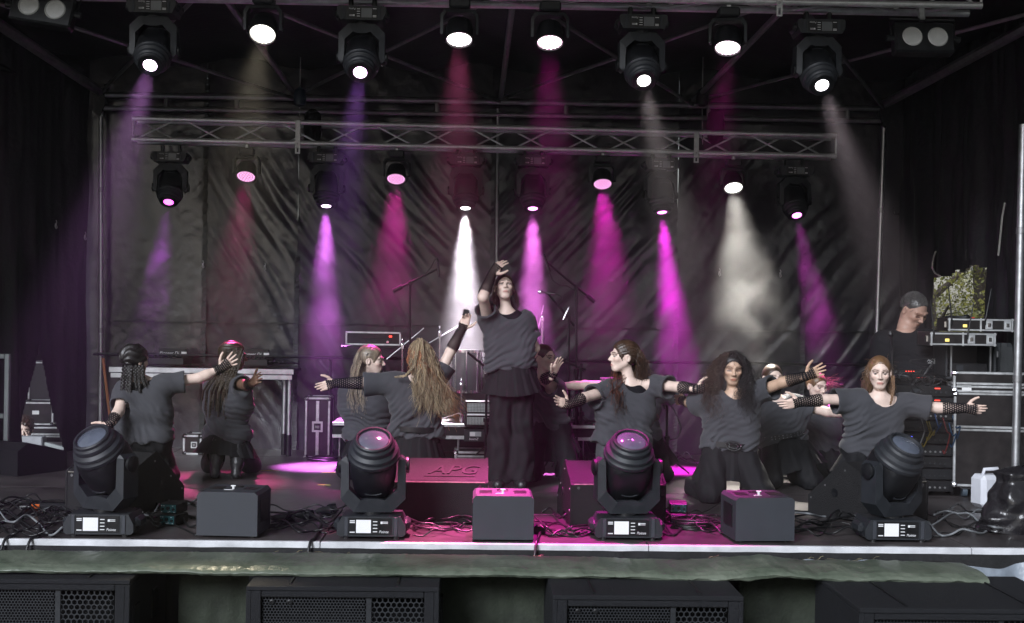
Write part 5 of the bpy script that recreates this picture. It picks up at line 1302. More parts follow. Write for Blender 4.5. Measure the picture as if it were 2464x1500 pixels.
def tube_uv(name, pts, rads, m, parent, base, nseg=18, cell=.016):
    pts = [Vector(p) for p in pts]; V = []; UV = []; u = None; dist = 0; n = 18; rows = []
    # resample evenly
    N_ = 16; ds = [0]
    for a, b in zip(pts, pts[1:]): ds.append(ds[-1] + (b - a).length)
    S = np.linspace(0, ds[-1], N_); P_ = [Vector((np.interp(s, ds, [p.x for p in pts]), np.interp(s, ds, [p.y for p in pts]), np.interp(s, ds, [p.z for p in pts]))) for s in S]; Rr = np.interp(S, ds, rads)
    for i, p in enumerate(P_):
        t = (P_[min(N_ - 1, i + 1)] - P_[max(0, i - 1)]).normalized(); u = t.orthogonal().normalized() if u is None else (u - t * u.dot(t)).normalized(); w = t.cross(u); row = []
        for k in range(n + 1):
            an = 2 * math.pi * k / n; row.append((p + (u * math.cos(an) + w * math.sin(an)) * (Rr[i] + (.0015 * math.sin(9 * an) if i % 2 else 0)), (S[i] / cell, k / n * round(2 * math.pi * .04 / cell))))
        rows.append(row)
    me = bpy.data.meshes.new(name); vs = [tuple(q[0] - Vector(base)) for r in rows for q in r]; fs = [(i * (n + 1) + k, i * (n + 1) + k + 1, (i + 1) * (n + 1) + k + 1, (i + 1) * (n + 1) + k) for i in range(N_ - 1) for k in range(n)]
    me.from_pydata(vs, [], fs); ul = me.uv_layers.new(name='UVMap'); uvs = [q[1] for r in rows for q in r]
    for lp in me.loops: ul.data[lp.index].uv = uvs[lp.vertex_index]
    smooth_mesh(me); me.materials.append(m); return link(name, me, parent)

def strands_mesh(paths, r0, r1, sides=3):
    V = []; Q = []; o = 0
    for pts, rr in paths:
        pts = np.asarray(pts); m = len(pts); t = np.gradient(pts, axis=0); t /= np.linalg.norm(t, axis=1)[:, None] + 1e-9
        u = np.cross(t, np.array([.3, .8, .5])); u /= np.linalg.norm(u, axis=1)[:, None] + 1e-9; w = np.cross(t, u); rad = np.linspace(r0 * rr, r1 * rr, m)[:, None]
        for k in range(sides):
            a = 2 * math.pi * k / sides; V.append(pts + (u * math.cos(a) + w * math.sin(a)) * rad)
        for k in range(sides):
            i = np.arange(m - 1); Q.append(np.stack([o + k * m + i, o + k * m + i + 1, o + ((k + 1) % sides) * m + i + 1, o + ((k + 1) % sides) * m + i], 1))
        o += sides * m
    return np.concatenate(V), np.concatenate(Q)
def strand_tone(paths, sides, rg, lo=.45, hi=1.7):
    return np.concatenate([np.full((len(p) * sides, 3), rg.uniform(lo, hi)) for p, _ in paths])
def bez(a, b, c, d, n=16):
    t = np.linspace(0, 1, n)[:, None]; return (1 - t) ** 3 * a + 3 * (1 - t) ** 2 * t * b + 3 * (1 - t) * t * t * c + t ** 3 * d
def braid_mesh(pts, r, turns_per_m=26, n=None):
    """three-strand braid: a string of interleaved beads along a path"""
    pts = np.asarray(pts); seg = np.linalg.norm(np.diff(pts, axis=0), axis=1); L_ = seg.sum(); m = max(12, int(L_ * 220)); s = np.linspace(0, L_, m); cs = np.concatenate([[0], np.cumsum(seg)])
    C = np.stack([np.interp(s, cs, pts[:, i]) for i in range(3)], 1); t = np.gradient(C, axis=0); t /= np.linalg.norm(t, axis=1)[:, None] + 1e-9; u = np.cross(t, np.array([0, 1, .2])); u /= np.linalg.norm(u, axis=1)[:, None] + 1e-9; w = np.cross(t, u); out = []
    tp = np.linspace(1, .45, m)[:, None]
    for k in range(3):
        ph = s * turns_per_m * 2 * math.pi * .5 + k * 2 * math.pi / 3; out.append((C + u * (np.sin(ph)[:, None] * r * .8 * tp) + w * (np.sin(2 * ph)[:, None] * r * .45 * tp), 1.0))
    return strands_mesh(out, r * .62, r * .3, 5)

def person(spec):
    s = spec; Y = s['Y']; rg = np.random.default_rng(s.get('seed', 1)); skin = SK[s.get('skin', 'fair')]
    def J(t): return P(t[0], t[1], Y + (t[2] if len(t) > 2 else 0))
    neck = J(s['neck']); hip = J(s['hip']); sh = [J(x) for x in s['sh']]; el = [J(x) for x in s['el']]; wr = [J(x) for x in s['wr']]; tip = [J(x) for x in s['tip']]
    hc = J(s['head']); hs = s.get('hs', 1.0); Mh = head_dir(*s['look'])
    base = Vector((hip.x, Y, s.get('floor', 0.0)))
    root = thing('person', s['label'], 'person', base, group='dancers in grey shirts' if s.get('dancer', True) else None)
    if s.get('log'):
        print(s['name'], 'arm', [round((el[i] - sh[i]).length, 2) for i in (0, 1)], [round((wr[i] - el[i]).length, 2) for i in (0, 1)], 'hand', [round((tip[i] - wr[i]).length, 2) for i in (0, 1)], 'torso', round((neck - hip).length, 2), 'shw', round((sh[0] - sh[1]).length, 2), 'headneck', round((hc - neck).length, 2), 'hipz', round(hip.z, 2))
    up = (neck - hip).normalized(); side = (sh[1] - sh[0]); side = (side - up * side.dot(up)).normalized(); front = side.cross(up); 
    if s.get('back'): pass
    hside = side if 'hipside' not in s else Vector(s['hipside']).normalized(); hw = s.get('hipw', .085)
    H = [hip - hside * hw, hip + hside * hw]; male = s.get('male', False); bs = 1.3 if male else 1.0
    # ---- body (torso core, arms), one surface with head and hands
    allp = [neck, hip] + sh + el + wr
    lo = np.min([A_(p) for p in allp], 0) - .14 * bs; hi = np.max([A_(p) for p in allp], 0) + .14 * bs
    f = Field(lo, hi, .011)
    ch = neck.lerp(hip, .28); wa = neck.lerp(hip, .68)
    f.cap(ch - side * .07, ch + side * .07, .085 * bs, k=.05); f.cap(wa - side * .045, wa + side * .045, .078 * bs, k=.06); f.cap(H[0], H[1], .09 * bs, k=.06)
    Cn = A_(hc) + np.array(Mh) @ (np.array([0, .022, -.06]) * hs)
    f.cap(Cn, neck - up * .01, .041 * hs * bs, .046 * bs, k=.03)
    for i in (0, 1):
        f.cap(neck - up * .03, sh[i], .045 * bs, .05 * bs, k=.05); f.cap(sh[i], el[i], .047 * bs, .039 * bs, k=.035); f.cap(el[i], el[i].lerp(wr[i], .35), .039 * bs, .038 * bs, k=.02); f.cap(el[i].lerp(wr[i], .3), wr[i], .038 * bs, .027 * bs, k=.02)
    V, Q = f.mesh(); parts = [(V, Q, np.ones((len(V), 3)))]
    hV, hQ, hL = build_head(A_(hc), Mh, hs, A_(neck), s.get('jaw', 1.0), male=male)
    tone = face_tone(hL, s.get('lids', False), s.get('makeup', 0), lip=s.get('lip', (.80, .52, .52)), brow=s.get('brow', (.22, .17, .15)))
    parts.append((hV, hQ, tone))
    for i in (0, 1):
        if s.get('hide_hand', (0, 0))[i]: continue
        pn = Vector(s['palm'][i]); td = Vector(s['thumb'][i]); a, b = hand_mesh(wr[i], tip[i] - wr[i], pn, td, s.get('handsc', .98), s.get('curl', (.2, .2))[i], s.get('spread', (.08, .08))[i]); parts.append((a, b, np.ones((len(a), 3)) * np.array((1.0, .96, .94))))
    off = 0; VV, QQ, TT = [], [], []
    for a, b, c in parts: VV.append(a); QQ.append(b + off); TT.append(c); off += len(a)
    obj_from('body', np.concatenate(VV), np.concatenate(QQ), skin, root, base, np.concatenate(TT))
    # eyes
    if s.get('eyes', True) and not s.get('lids'):
        for sx in (-1, 1):
            c = hc + Mh @ (Vector((sx * .031, -.0728, .0045)) * hs); e = MB().ball(c - base, .0118 * hs, 10, 8).build('eye', EYEW, root, True)
            g = s.get('gaze', (0, 0)); gd = Mh @ Vector((g[0], -1, g[1])).normalized(); MB().ball(c + gd * .0066 * hs - base, .0068 * hs, 8, 6).build('iris', IRIS, e, True)
            for nm, ea, eb, tn in (('upper_eyelid', s.get('lidup', 8), 88, .62 if s.get('makeup') else .8), ('lower_eyelid', -88, -24, .85)):
                lv = []; tn_ = []; na, ne = 14, 5
                for a_ in range(na + 1):
                    for b_ in range(ne):
                        az = math.pi * a_ / na; elv = R(ea + (eb - ea) * b_ / (ne - 1)); rr = .0133 * hs
                        lv.append(A_(c + Mh @ Vector((math.cos(az) * math.cos(elv) * rr, -math.sin(az) * math.cos(elv) * rr, math.sin(elv) * rr)))); tn_.append((.18 if (nm[0] == 'u' and b_ == 0) else tn,) * 3)
                lq = [(i * ne + j, (i + 1) * ne + j, (i + 1) * ne + j + 1, i * ne + j + 1) for i in range(na) for j in range(ne - 1)]
                obj_from(nm, np.array(lv), lq, skin, e, base, np.array(tn_))
    # ---- shirt
    dn = -up; k = .06; sl = s.get('sleeve', (.72, .72)); wid = s.get('wid', 1.0); hem = s.get('hem', 1.0)
    slp = [sh[i].lerp(el[i], sl[i]) for i in (0, 1)]
    hemc = neck.lerp(hip, hem); pts = [neck, hemc] + sh + slp; lo = np.min([A_(p) for p in pts], 0) - .2; hi = np.max([A_(p) for p in pts], 0) + .2
    f = Field(lo, hi, .0095)
    c1 = neck.lerp(hip, .20); c2 = neck.lerp(hip, .5); c3 = neck.lerp(hip, hem - .06)
    f.cap(c1 - side * .10 * bs, c1 + side * .10 * bs, .098 * wid * bs, k=.05); f.cap(c2 - side * .09 * wid * bs, c2 + side * .09 * wid * bs, (.118 if not male else .125) * wid * bs, k=.09); f.cap(c3 - hside * .085 * wid * bs, c3 + hside * .085 * wid * bs, .125 * wid * bs, k=.09)
    for i in (0, 1):
        f.cap(neck - up * .055 - (sh[1 - i] - sh[i]).normalized() * .02, sh[i] - up * .005, .062 * bs, .064 * bs, k=.05)
        r0, r1 = s.get('slr', (.066, .088)); f.cap(sh[i], slp[i] + Vector((0, 0, -.012)), r0 * bs, r1 * bs, k=s.get('slk', .06), cut=True, hollow=.018)
    # hem cut and folds
    g = f.grid(); foldv = A_(side * s.get('fold', (.6, .8))[0] + up * s.get('fold', (.6, .8))[1]); q = g - A_(neck)
    u = q @ foldv; v = q @ A_(up); th = q @ A_(side)
    amp = s.get('famp', .0085); lowf = np.clip(-v / .45, .25, 1.2)
    n1 = np.sin(u * 62 + 2.6 * np.sin(v * 9 + th * 7 + s.get('seed', 1)) + 1.4 * np.sin(th * 23)) ; n2 = np.sin(u * 118 + 3 * np.sin(v * 15 - th * 12 + 2)); env = .5 + .5 * np.sin(v * 13 + th * 9 + 1.7 * s.get('seed', 1))
    n1 = 1.2 - 2.4 * np.abs(np.sin(np.arcsin(np.clip(n1, -1, 1)) * .5 + .5 * n2 * .4)); v2 = np.sin(u * 27 + 2.1 * np.sin(v * 6 - th * 5 + 2.1 * s.get('seed', 1)))
    sm_ = np.clip(1 - (np.abs(th) - .21) / .10, .15, 1)
    f.D += (sm_ * amp * 1.5 * (n1 * (.35 + .65 * env) + .35 * n2 + .9 * v2) * lowf).astype(np.float32) * np.clip(1 - np.abs(f.D) / .06, 0, 1)
    if s.get('blouse', True):     # gathered above the waistband
        pl = (g - A_(hemc)) @ A_(up); ang = np.arctan2(q @ A_(front), th); f.D = np.maximum(f.D, (-(pl) + .012 * np.sin(ang * 7 + s.get('seed', 1))).astype(np.float32))
    no = s.get('neckcut', (0, .0, .075)); cc = neck + side * no[0] + up * (.025 + no[1]) + front * s.get('ncf', .02); f.ell(A_(cc), (no[2], no[2], no[2]), None, .012, True)
    f.cap(cc, cc + up * .2, no[2] * .85, no[2] * .9, .01, True)
    for ex in s.get('extracut', []): f.ell(A_(J(ex[:3])), (ex[3],) * 3, None, .012, True)
    V, Q = f.mesh(); shirt = obj_from('shirt', V, Q, s.get('shirtm', SHIRT), root, base)
    if s.get('inner'):
        f2 = Field(A_(neck) - .26, A_(neck) + .2, .0095); f2.cap(c1 - side * .07, c1 + side * .07, .0905, k=.04); f2.cap(neck - up * .05 - side * .05, neck - up * .05 + side * .05, .06, k=.05); f2.ell(A_(neck + up * .03), (.078,) * 3, None, .01, True); a, b = f2.mesh(); obj_from('undershirt', a, b, BLACKT, root, base)
    # ---- legs and skirt
    if s.get('legs', True):
        kn = s['kn']; an = s['an']; K = []; An = []
        for i in (0, 1):
            K.append(Vector((kn[i][0] + hip.x, Y + kn[i][1], kn[i][2])) if len(kn[i]) == 3 else None); An.append(Vector((an[i][0] + hip.x, Y + an[i][1], an[i][2])))
        pts = H + K + An; lo = np.min([A_(p) for p in pts], 0) - .2; hi = np.max([A_(p) for p in pts], 0) + .2; lo[2] = max(lo[2], base.z + .001 - .03)
        f = Field(lo, hi, .013); tr = s.get('thigh', (.098, .082)); cr = s.get('calf', (.085, .088))
        f.cap(H[0], H[1], .105 * bs, k=.05); f.cap(hip + up * .06 - hside * .05, hip + up * .06 + hside * .05, .098 * bs, k=.05)
        for i in (0, 1): f.cap(H[i], K[i], tr[0] * bs, tr[1] * bs, k=.04); f.cap(K[i], An[i], cr[0] * bs, cr[1] * bs, k=.03, cut=True)
        g = f.grid(); q = g - A_(hip); n1 = np.sin(q[..., 0] * 70 + 2.5 * np.sin(q[..., 2] * 11 + s.get('seed', 1)) + 2 * np.sin(q[..., 1] * 9)); n2 = np.sin(q[..., 2] * 45 + 3 * np.sin(q[..., 0] * 20)); f.D += (.0055 * n1 + .003 * n2).astype(np.float32) * np.clip(1 - np.abs(f.D) / .05, 0, 1)
        f.D = np.maximum(f.D, (base.z + .004 - g[..., 2]).astype(np.float32))
        V, Q = f.mesh(); obj_from('trousers', V, Q, s.get('pantm', PANTS), root, base)
        for i, t_ in enumerate(s.get('toe', ())):
            if t_ is None: continue
            T_ = Vector((t_[0] + hip.x, Y + t_[1], t_[2])); shoe(An[i], T_, root, base, s.get('bootsole', False))
    if s.get('skirt', True):
        L_ = s.get('skirtl', .26); fl = s.get('flare', .16); top = hip + up * s.get('skirtup', .07); sk_up = Vector(s.get('skirtaxis', tuple(up))).normalized(); sd = (hside - sk_up * hside.dot(sk_up)).normalized(); fr_ = sd.cross(sk_up); nA, nT = 132, 18
        Vs = np.zeros((nA, nT, 3)); npl = s.get('pleats', 16)
        for a_ in range(nA):
            th_ = 2 * math.pi * a_ / nA; pl = ((th_ * npl / (2 * math.pi)) % 1.0); saw = pl - .5
            for b_ in range(nT):
                t = b_ / (nT - 1); rx = .155 * s.get('waist', 1.0) + fl * t; ry = .118 * s.get('waist', 1.0) + fl * .85 * t; rr = 1 + (.02 + .10 * t) * saw + .05 * t * math.sin(3 * th_ + s.get('seed', 1)); d_ = L_ * t * (1 + .08 * math.sin(2 * th_ + s.get('seed', 1)))
                p = top + sd * (math.cos(th_) * rx * rr) + fr_ * (math.sin(th_) * ry * rr) - sk_up * d_; p.z = max(p.z, base.z + .02); Vs[a_, b_] = p
        Vs = np.concatenate([Vs, Vs[:1]], 0); X_, Y_, Z_ = (Vs - A_(base)).transpose(2, 0, 1); grid_mesh('skirt', X_, Y_, Z_, PANTS, root)
    if s.get('belt'):
        top = hip + up * s.get('beltup', .07); pts = []
        for k_ in range(41):
            a_ = 2 * math.pi * k_ / 40; pts.append(top + hside * (math.cos(a_) * .20) + hside.cross(up) * (math.sin(a_) * .155) - base)
        mb = MB(); n = 41
        vs = []; [vs.extend((p - up * .02, p + up * .02)) for p in pts]; mb.add(vs, [(2 * i, 2 * i + 1, 2 * i + 3, 2 * i + 2) for i in range(40)]); b_ = mb.build('belt', BELT, root, True)
        if s['belt'] == 'studs':
            st = MB()
            for k_ in range(40):
                for dz in (-.01, .01): st.ball(Vector(pts[k_]) * 1.0 + up * dz + (Vector(pts[k_]) - (top - base)).normalized() * .002, .005, 6, 4)
            st.build('studs', CHROME, b_)['kind'] = 'stuff'
        if s['belt'] == 'buckle':
            c = top - base + front * .165; e = []
            for k_ in range(25):
                a_ = 2 * math.pi * k_ / 24; e.append(c + side * math.cos(a_) * .055 + up * math.sin(a_) * .03)
            MB().tube(e, .005, 6).build('buckle_ring', CHROME, b_); e = []
            for k_ in range(25):
                a_ = 2 * math.pi * k_ / 24; e.append(c + front * .004 + side * math.cos(a_) * .034 + up * math.sin(a_) * .016)
            MB().tube(e, .004, 6).build('buckle_ring', CHROME, b_)
        if s['belt'] == 'chain':
            pts2 = [top + side * x_ + front * -.16 - up * d_ - base for x_, d_ in ((-.13, .0), (-.10, .07), (-.03, .17), (.04, .2), (.10, .17), (.13, .08), (.14, .0))]
            c = MB()
            for a2, b2 in zip(pts2, pts2[1:]):
                n_ = 6
                for j in range(n_): c.ball(a2.lerp(b2, j / n_) - Vector((0, 0, .008 * math.sin(j / n_ * 3.14))), .0055, 6, 4)
            c.build('chain', CHROME, b_)['kind'] = 'stuff'
    # ---- gloves
    gl = s.get('glove', ((.25, 1.22), (.25, 1.22)))
    for i in (0, 1):
        if gl[i] is None: continue
        a0, a1 = gl[i]; pts = []; rads = []
        for t in np.linspace(a0, 1.0, 5): pts.append(el[i].lerp(wr[i], t)); rads.append(.053 - .017 * t)
        hd = (tip[i] - wr[i]).normalized(); L2 = .062 * (a1 - 1) / .22; pts.append(wr[i] + hd * L2 * .5); rads.append(.038); pts.append(wr[i] + hd * L2); rads.append(.044 if a1 > 1.1 else .038)
        tube_uv('fingerless_glove', pts, rads, CROCHET, root, base)
    # ---- hair
    hair(s, root, base, hc, Mh, hs, rg, J)
    if s.get('extra'): s['extra'](root, base, dict(neck=neck, hip=hip, sh=sh, side=side, up=up, front=front, el=el, wr=wr, tip=tip))
    return root
def shoe(ank, toe, root, base, boot):
    ank = Vector(ank); toe = Vector(toe); f = Field(np.minimum(A_(ank), A_(toe)) - .14, np.maximum(A_(ank), A_(toe)) + .14, .008)
    f.cap(ank, toe, .045, .04, k=.02); f.cap(ank + Vector((0, 0, .0)), ank.lerp(toe, .4), .052, .05, k=.03)
    if boot: 
        d = (ank - toe).normalized(); f.cap(ank, ank + d * .1, .05, .052, k=.02)
    g = f.grid(); f.D = np.maximum(f.D, (.004 + base.z - g[..., 2]).astype(np.float32)); f.D += (.002 * np.sin(g[..., 0] * 160) * np.sin(g[..., 2] * 190)).astype(np.float32)
    V, Q = f.mesh()
    if len(V): obj_from('shoe', V, Q, BOOT, root, base)
def hair(s, root, base, hc, Mh, hs, rg, J):
    h = s.get('hair')
    if not h: return
    m = HAIR[h['col']]; Rm = np.array(Mh); W = lambda p: A_(hc) + Rm @ (np.asarray(p, float) * hs)
    # cap
    thick = h.get('thick', .012); f = Field(A_(hc) - .19 * hs, A_(hc) + .19 * hs, .0065)
    f.ell(W((0, .02, .031)), (np.array((.074, .094, .083)) + thick) * hs, Rm, .01)
    if h.get('bun'): f.ell(W(h['bun'][:3]), (h['bun'][3],) * 3, Rm, .015)
    f.ell(W((0, -.105, -.034 + h.get('line', 0))), np.array((.067, .082, .096)) * hs, Rm, .03, True)
    if h.get('ears', True):
        for sx in (-1, 1): f.ell(W((sx * .085, -.004, -.012)), np.array((.03, .03, .036)) * hs, Rm, .01, True)
    g = f.grid(); q = ((g - A_(hc)) @ Rm) / hs
    cutz = h.get('nape', -.07); f.D = np.maximum(f.D, ((cutz - q[..., 2]) + .25 * np.clip(-q[..., 1] - .0, 0, 1)).astype(np.float32))
    ang = np.arctan2(q[..., 0], q[..., 2] + .02); st = h.get('stri', 34)
    f.D += (h.get('stria', .0035) * np.sin(ang * st + 2 * np.sin(q[..., 1] * 40))).astype(np.float32)
    if h.get('curlcap'): f.D += (.010 * noise3(g, 90, 3)).astype(np.float32)
    V, Q = f.mesh(); root_hair = obj_from('hair', V, Q, m, root, base, np.ones((len(V), 3)))
    # free strands: groups of (scalp azimuth range, elevation range, end A, end B, count, wave, colour)
    for gi, st_ in enumerate(h.get('strands', [])):
        az0, az1, e0, e1, EA, EB, n, wave, rad = st_[:9]; cm = HAIR[st_[9]] if len(st_) > 9 else m; bulge = st_[10] if len(st_) > 10 else .06; curlf = st_[11] if len(st_) > 11 else 4
        paths = []; EA, EB = A_(J(EA)), A_(J(EB))
        n = int(n * 1.5); rad = rad * .62
        for i in range(n):
            az = R(rg.uniform(az0, az1)); e = R(rg.uniform(e0, e1)); d = np.array([math.sin(az) * math.cos(e), -math.cos(az) * math.cos(e), math.sin(e)])     # az 0 = face, 180 = back
            a = W(np.array((0, .02, .031)) + d * (np.array((.074, .094, .083)) + thick * .8)); t = rg.random(); b = EA * (1 - t) + EB * t + rg.normal(size=3) * np.array((.022, .022, .045)); out = Rm @ d
            c1 = a + out * bulge + np.array((0, 0, -.04)); c2 = b * .55 + a * .45 + out * bulge * .7 + rg.normal(size=3) * .018; c2[2] = min(c2[2], a[2] - .02)
            n_ = 14 if wave < .012 else (20 if curlf <= 4 else 32); p = bez(a, c1, c2, b, n_); tt = np.linspace(0, 1, n_); ph = rg.random() * 6.28; w_ = wave * rg.uniform(.5, 1.3) * np.clip(tt * 2.2, 0, 1)
            p[:, 0] += w_ * np.sin(tt * curlf * 6.28 + ph); p[:, 1] += w_ * .8 * np.cos(tt * curlf * 6.28 + ph); p[:, 2] += w_ * .35 * np.sin(tt * curlf * 6.28 * 1.3 + ph)
            paths.append((p, rg.uniform(.6, 1.3)))
        V, Q = strands_mesh(paths, rad, rad * .35); o = obj_from('hair_locks', V, Q, cm, root, base, strand_tone(paths, 3, rg)); o['kind'] = 'stuff'
    for br in h.get('braids', []):
        pts, r = br[0], br[1]; cm = HAIR[br[2]] if len(br) > 2 else m; V, Q = braid_mesh([A_(J(p)) for p in pts], r); obj_from('braid', V, Q, cm, root, base, np.ones((len(V), 3)))
    if h.get('fuzz'):
        paths = []
        for i in range(h['fuzz']):
            az = R(rg.uniform(0, 360)); e = R(rg.uniform(-25, 88)); d = np.array([math.sin(az) * math.cos(e), -math.cos(az) * math.cos(e), math.sin(e)]); q = np.array((0, .02, .031)) + d * (np.array((.074, .094, .083)) + thick * .6)
            if q[1] < -.045 and q[2] < .075 or (abs(q[0]) > .06 and q[1] < .02 and q[2] < .03): continue
            a = W(q); g_ = Rm @ (d * .7 + np.array((rg.normal() * .4, .5, .1 + rg.normal() * .3))); g_ /= np.linalg.norm(g_); paths.append((np.stack([a, a + g_ * .008, a + g_ * h.get('fuzzl', .016)]), rg.uniform(.7, 1.3)))
        V, Q = strands_mesh(paths, .0022, .0008); o = obj_from('hair_locks', V, Q, m, root, base, strand_tone(paths, 3, rg)); o['kind'] = 'stuff'
    for c in h.get('clips', []):
        p = W(c); MB().box(Vector(p) - base, (.008, .012, .03), b=.002, rot=Matrix.Rotation(.5, 3, 'Y')).build('hair_clip', CHROME, root)
# ------------------------------------------------------------------ the cast
FRONT, BACK, UPV, DOWN = (0, -1, 0), (0, 1, 0), (0, 0, 1), (0, 0, -1)
KF = dict(kn=((-.16, -.26, .075), (.16, -.26, .075)), an=((-.15, .12, .07), (.15, .12, .07)))     # kneeling towards the audience
KB = dict(kn=((-.13, .20, .075), (.13, .20, .075)), an=((-.11, -.16, .10), (.11, -.16, .10)))     # kneeling away from it
LOG = False
CAST = []
def cast(**k): k['log'] = LOG; CAST.append(k); return person(k)

cast(name='P1', seed=1, label='kneeling dancer at the left with thick black braids, back turned, arm stretched right', Y=9.5, neck=(342, 916), head=(326, 868), look=(140, -4), hs=1.0, skin='fair',
     sh=((300, 940), (402, 922)), el=((286, 990, -.16), (480, 910, .05)), wr=((264, 1021, -.30), (530, 888, .10)), tip=((236, 1034, -.36), (566, 862, .12)), hip=(350, 1064), palm=(BACK, FRONT), thumb=((-1, 0, .3), (-.4, 0, 1)), curl=(.2, .12), spread=(.08, .2),
     kn=KB['kn'], an=KB['an'], toe=((-.11, -.26, .03), (.11, -.26, .03)), sleeve=(.62, .55), neckcut=(-.02, -.02, .105), inner=True, skirt=False, fold=(.8, .6), wid=1.08, glove=((.45, 1.15), (.72, 1.3)), eyes=True,
     hair=dict(col='black', thick=.016, stri=11, stria=.005, ears=False, nape=-.09, braids=[([(x0, 880, -.09), (x0 - 4 + i, 915, -.11), (x1, y1, -.12)], .0145) for i, (x0, x1, y1) in enumerate(((300, 290, 975), (308, 300, 985), (316, 312, 960), (326, 328, 935), (334, 336, 945), (342, 350, 930), (312, 296, 1000)))] + [([(335, 890, -.08), (345, 905, -.10), (356, 925, -.09), (372, 938, -.06)], .010)]))

_bb = []
_rg = random.Random(4)
for i in range(24):
    x0 = 535 + i * 2.2; x1 = 487 + i * 2.6 + _rg.uniform(-4, 4); y1 = 985 + _rg.uniform(-25, 30)
    _bb.append(([(x0, 845 + _rg.uniform(-8, 14), -.10 + .006 * (i % 4)), (x0 - 14, 890, -.15 - .01 * (i % 3)), (x1 + 4, 940, -.16 + .012 * (i % 3)), (x1, y1, -.15 + .012 * (i % 4))], .0085))
cast(name='P2', seed=2, label='kneeling dancer with long thin box braids seen from behind, boot soles toward the audience', Y=10.3, neck=(553, 908), head=(562, 858), look=(96, -4), hs=1.0, skin='dark', lip=(.9, .6, .6),
     sh=((512, 926, .06), (578, 922, -.10)), el=((512, 918, .30), (592, 928, -.29)), wr=((516, 910, .52), (607, 922, -.44)), tip=((520, 905, .66), (624, 908, -.55)), hip=(545, 1056), palm=(BACK, (1, -.4, 0)), thumb=(UPV, UPV), curl=(.2, .15),
     kn=((-.15, .16, .075), (.17, .16, .075)), an=((-.05, -.14, .19), (.12, -.14, .19)), toe=((-.05, -.20, .035), (.12, -.20, .035)), calf=(.085, .075), bootsole=True, sleeve=(.45, .45), wid=1.12, hem=1.02, fold=(.3, .9), skirtl=.19, flare=.12, glove=((.4, 1.0), (.45, 1.0)), eyes=True,
     hair=dict(col='boxbraid', thick=.014, stri=22, stria=.004, ears=False, nape=-.08, braids=_bb))

cast(name='P3', seed=3, label='blonde dancer in profile kneeling behind the long-haired one', Y=10.4, neck=(876, 920), head=(894, 868), look=(82, -4), hs=1.04, sh=((838, 938, .05), (915, 938, -.05)), el=((835, 990, .1), (938, 985, .12)), wr=((858, 1030, .2), (960, 962, .28)), tip=((880, 1040, .3), (985, 952, .38)), hip=(890, 1055),
     palm=(BACK, BACK), thumb=(UPV, UPV), kn=KF['kn'], an=KF['an'], wid=1.12, fold=(.2, 1.0), hide_hand=(1, 1), glove=(None, None), hair=dict(col='ash', thick=.013, stri=40, stria=.002, line=.004, strands=[(110, 230, -30, 50, (843, 968, -.10), (885, 980, -.12), 170, .006, .0042, 'ash', .03), (60, 130, 20, 60, (858, 900, -.10), (870, 915, -.1), 40, .003, .004, 'ash', .02)], braids=[([(868, 868, -.1), (862, 890, -.12), (858, 915, -.12), (862, 935, -.12)], .012)], clips=[(-.09, .02, .05)]))

def phone(root, base, j):
    c = j['tip'][1] - base; MB().box(c + Vector((-.01, .01, .005)), (.05, .012, .075), b=.006, rot=Matrix.Rotation(.2, 3, 'Y')).build('held_receiver', BLKPL, root)
cast(name='P4', seed=4, label='kneeling dancer with very long wavy blonde hair, back turned, one arm raised', Y=9.72, neck=(1006, 908), head=(1010, 858), look=(188, -2), hs=1.04, sh=((948, 922), (1058, 898)), el=((872, 922, -.03), (1084, 846, .02)), wr=((806, 922, -.05), (1112, 792, .02)), tip=((762, 934, -.08), (1124, 758, .02)), hip=(1000, 1052),
     palm=(FRONT, FRONT), thumb=((-.3, 0, 1), (1, 0, .2)), curl=(.12, .5), spread=(.02, .02), handsc=.95, sleeve=(.98, .45), slr=(.075, .098), slk=.09, wid=1.08, fold=(-.8, .6), famp=.010, neckcut=(.02, -.005, .10), kn=KB['kn'], an=KB['an'], belt='chain', skirtl=.34, flare=.12, pleats=18, glove=((.0, 1.25), (.12, 1.15)), extra=phone,
     hair=dict(col='blonde', thick=.016, stri=44, stria=.002, ears=False, nape=-.10, strands=[(120, 250, -35, 65, (1000, 975, -.16), (1085, 985, -.16), 330, .012, .0045, 'blonde', .05), (100, 180, -30, 40, (1060, 960, -.14), (1118, 985, -.12), 120, .014, .0036, 'auburn', .06), (100, 170, -30, 20, (1060, 985, -.13), (1115, 1000, -.1), 60, .016, .0032, 'tipred', .07), (200, 260, -30, 30, (985, 930, -.1), (1010, 985, -.12), 50, .012, .004, 'blonde', .05)],
               braids=[([(1008, 815, -.1), (1003, 850, -.16), (998, 880, -.17), (975, 905, -.17), (950, 908, -.15)], .013), ([(1014, 815, -.1), (1018, 850, -.165), (1020, 890, -.18), (1022, 925, -.18)], .011)]))

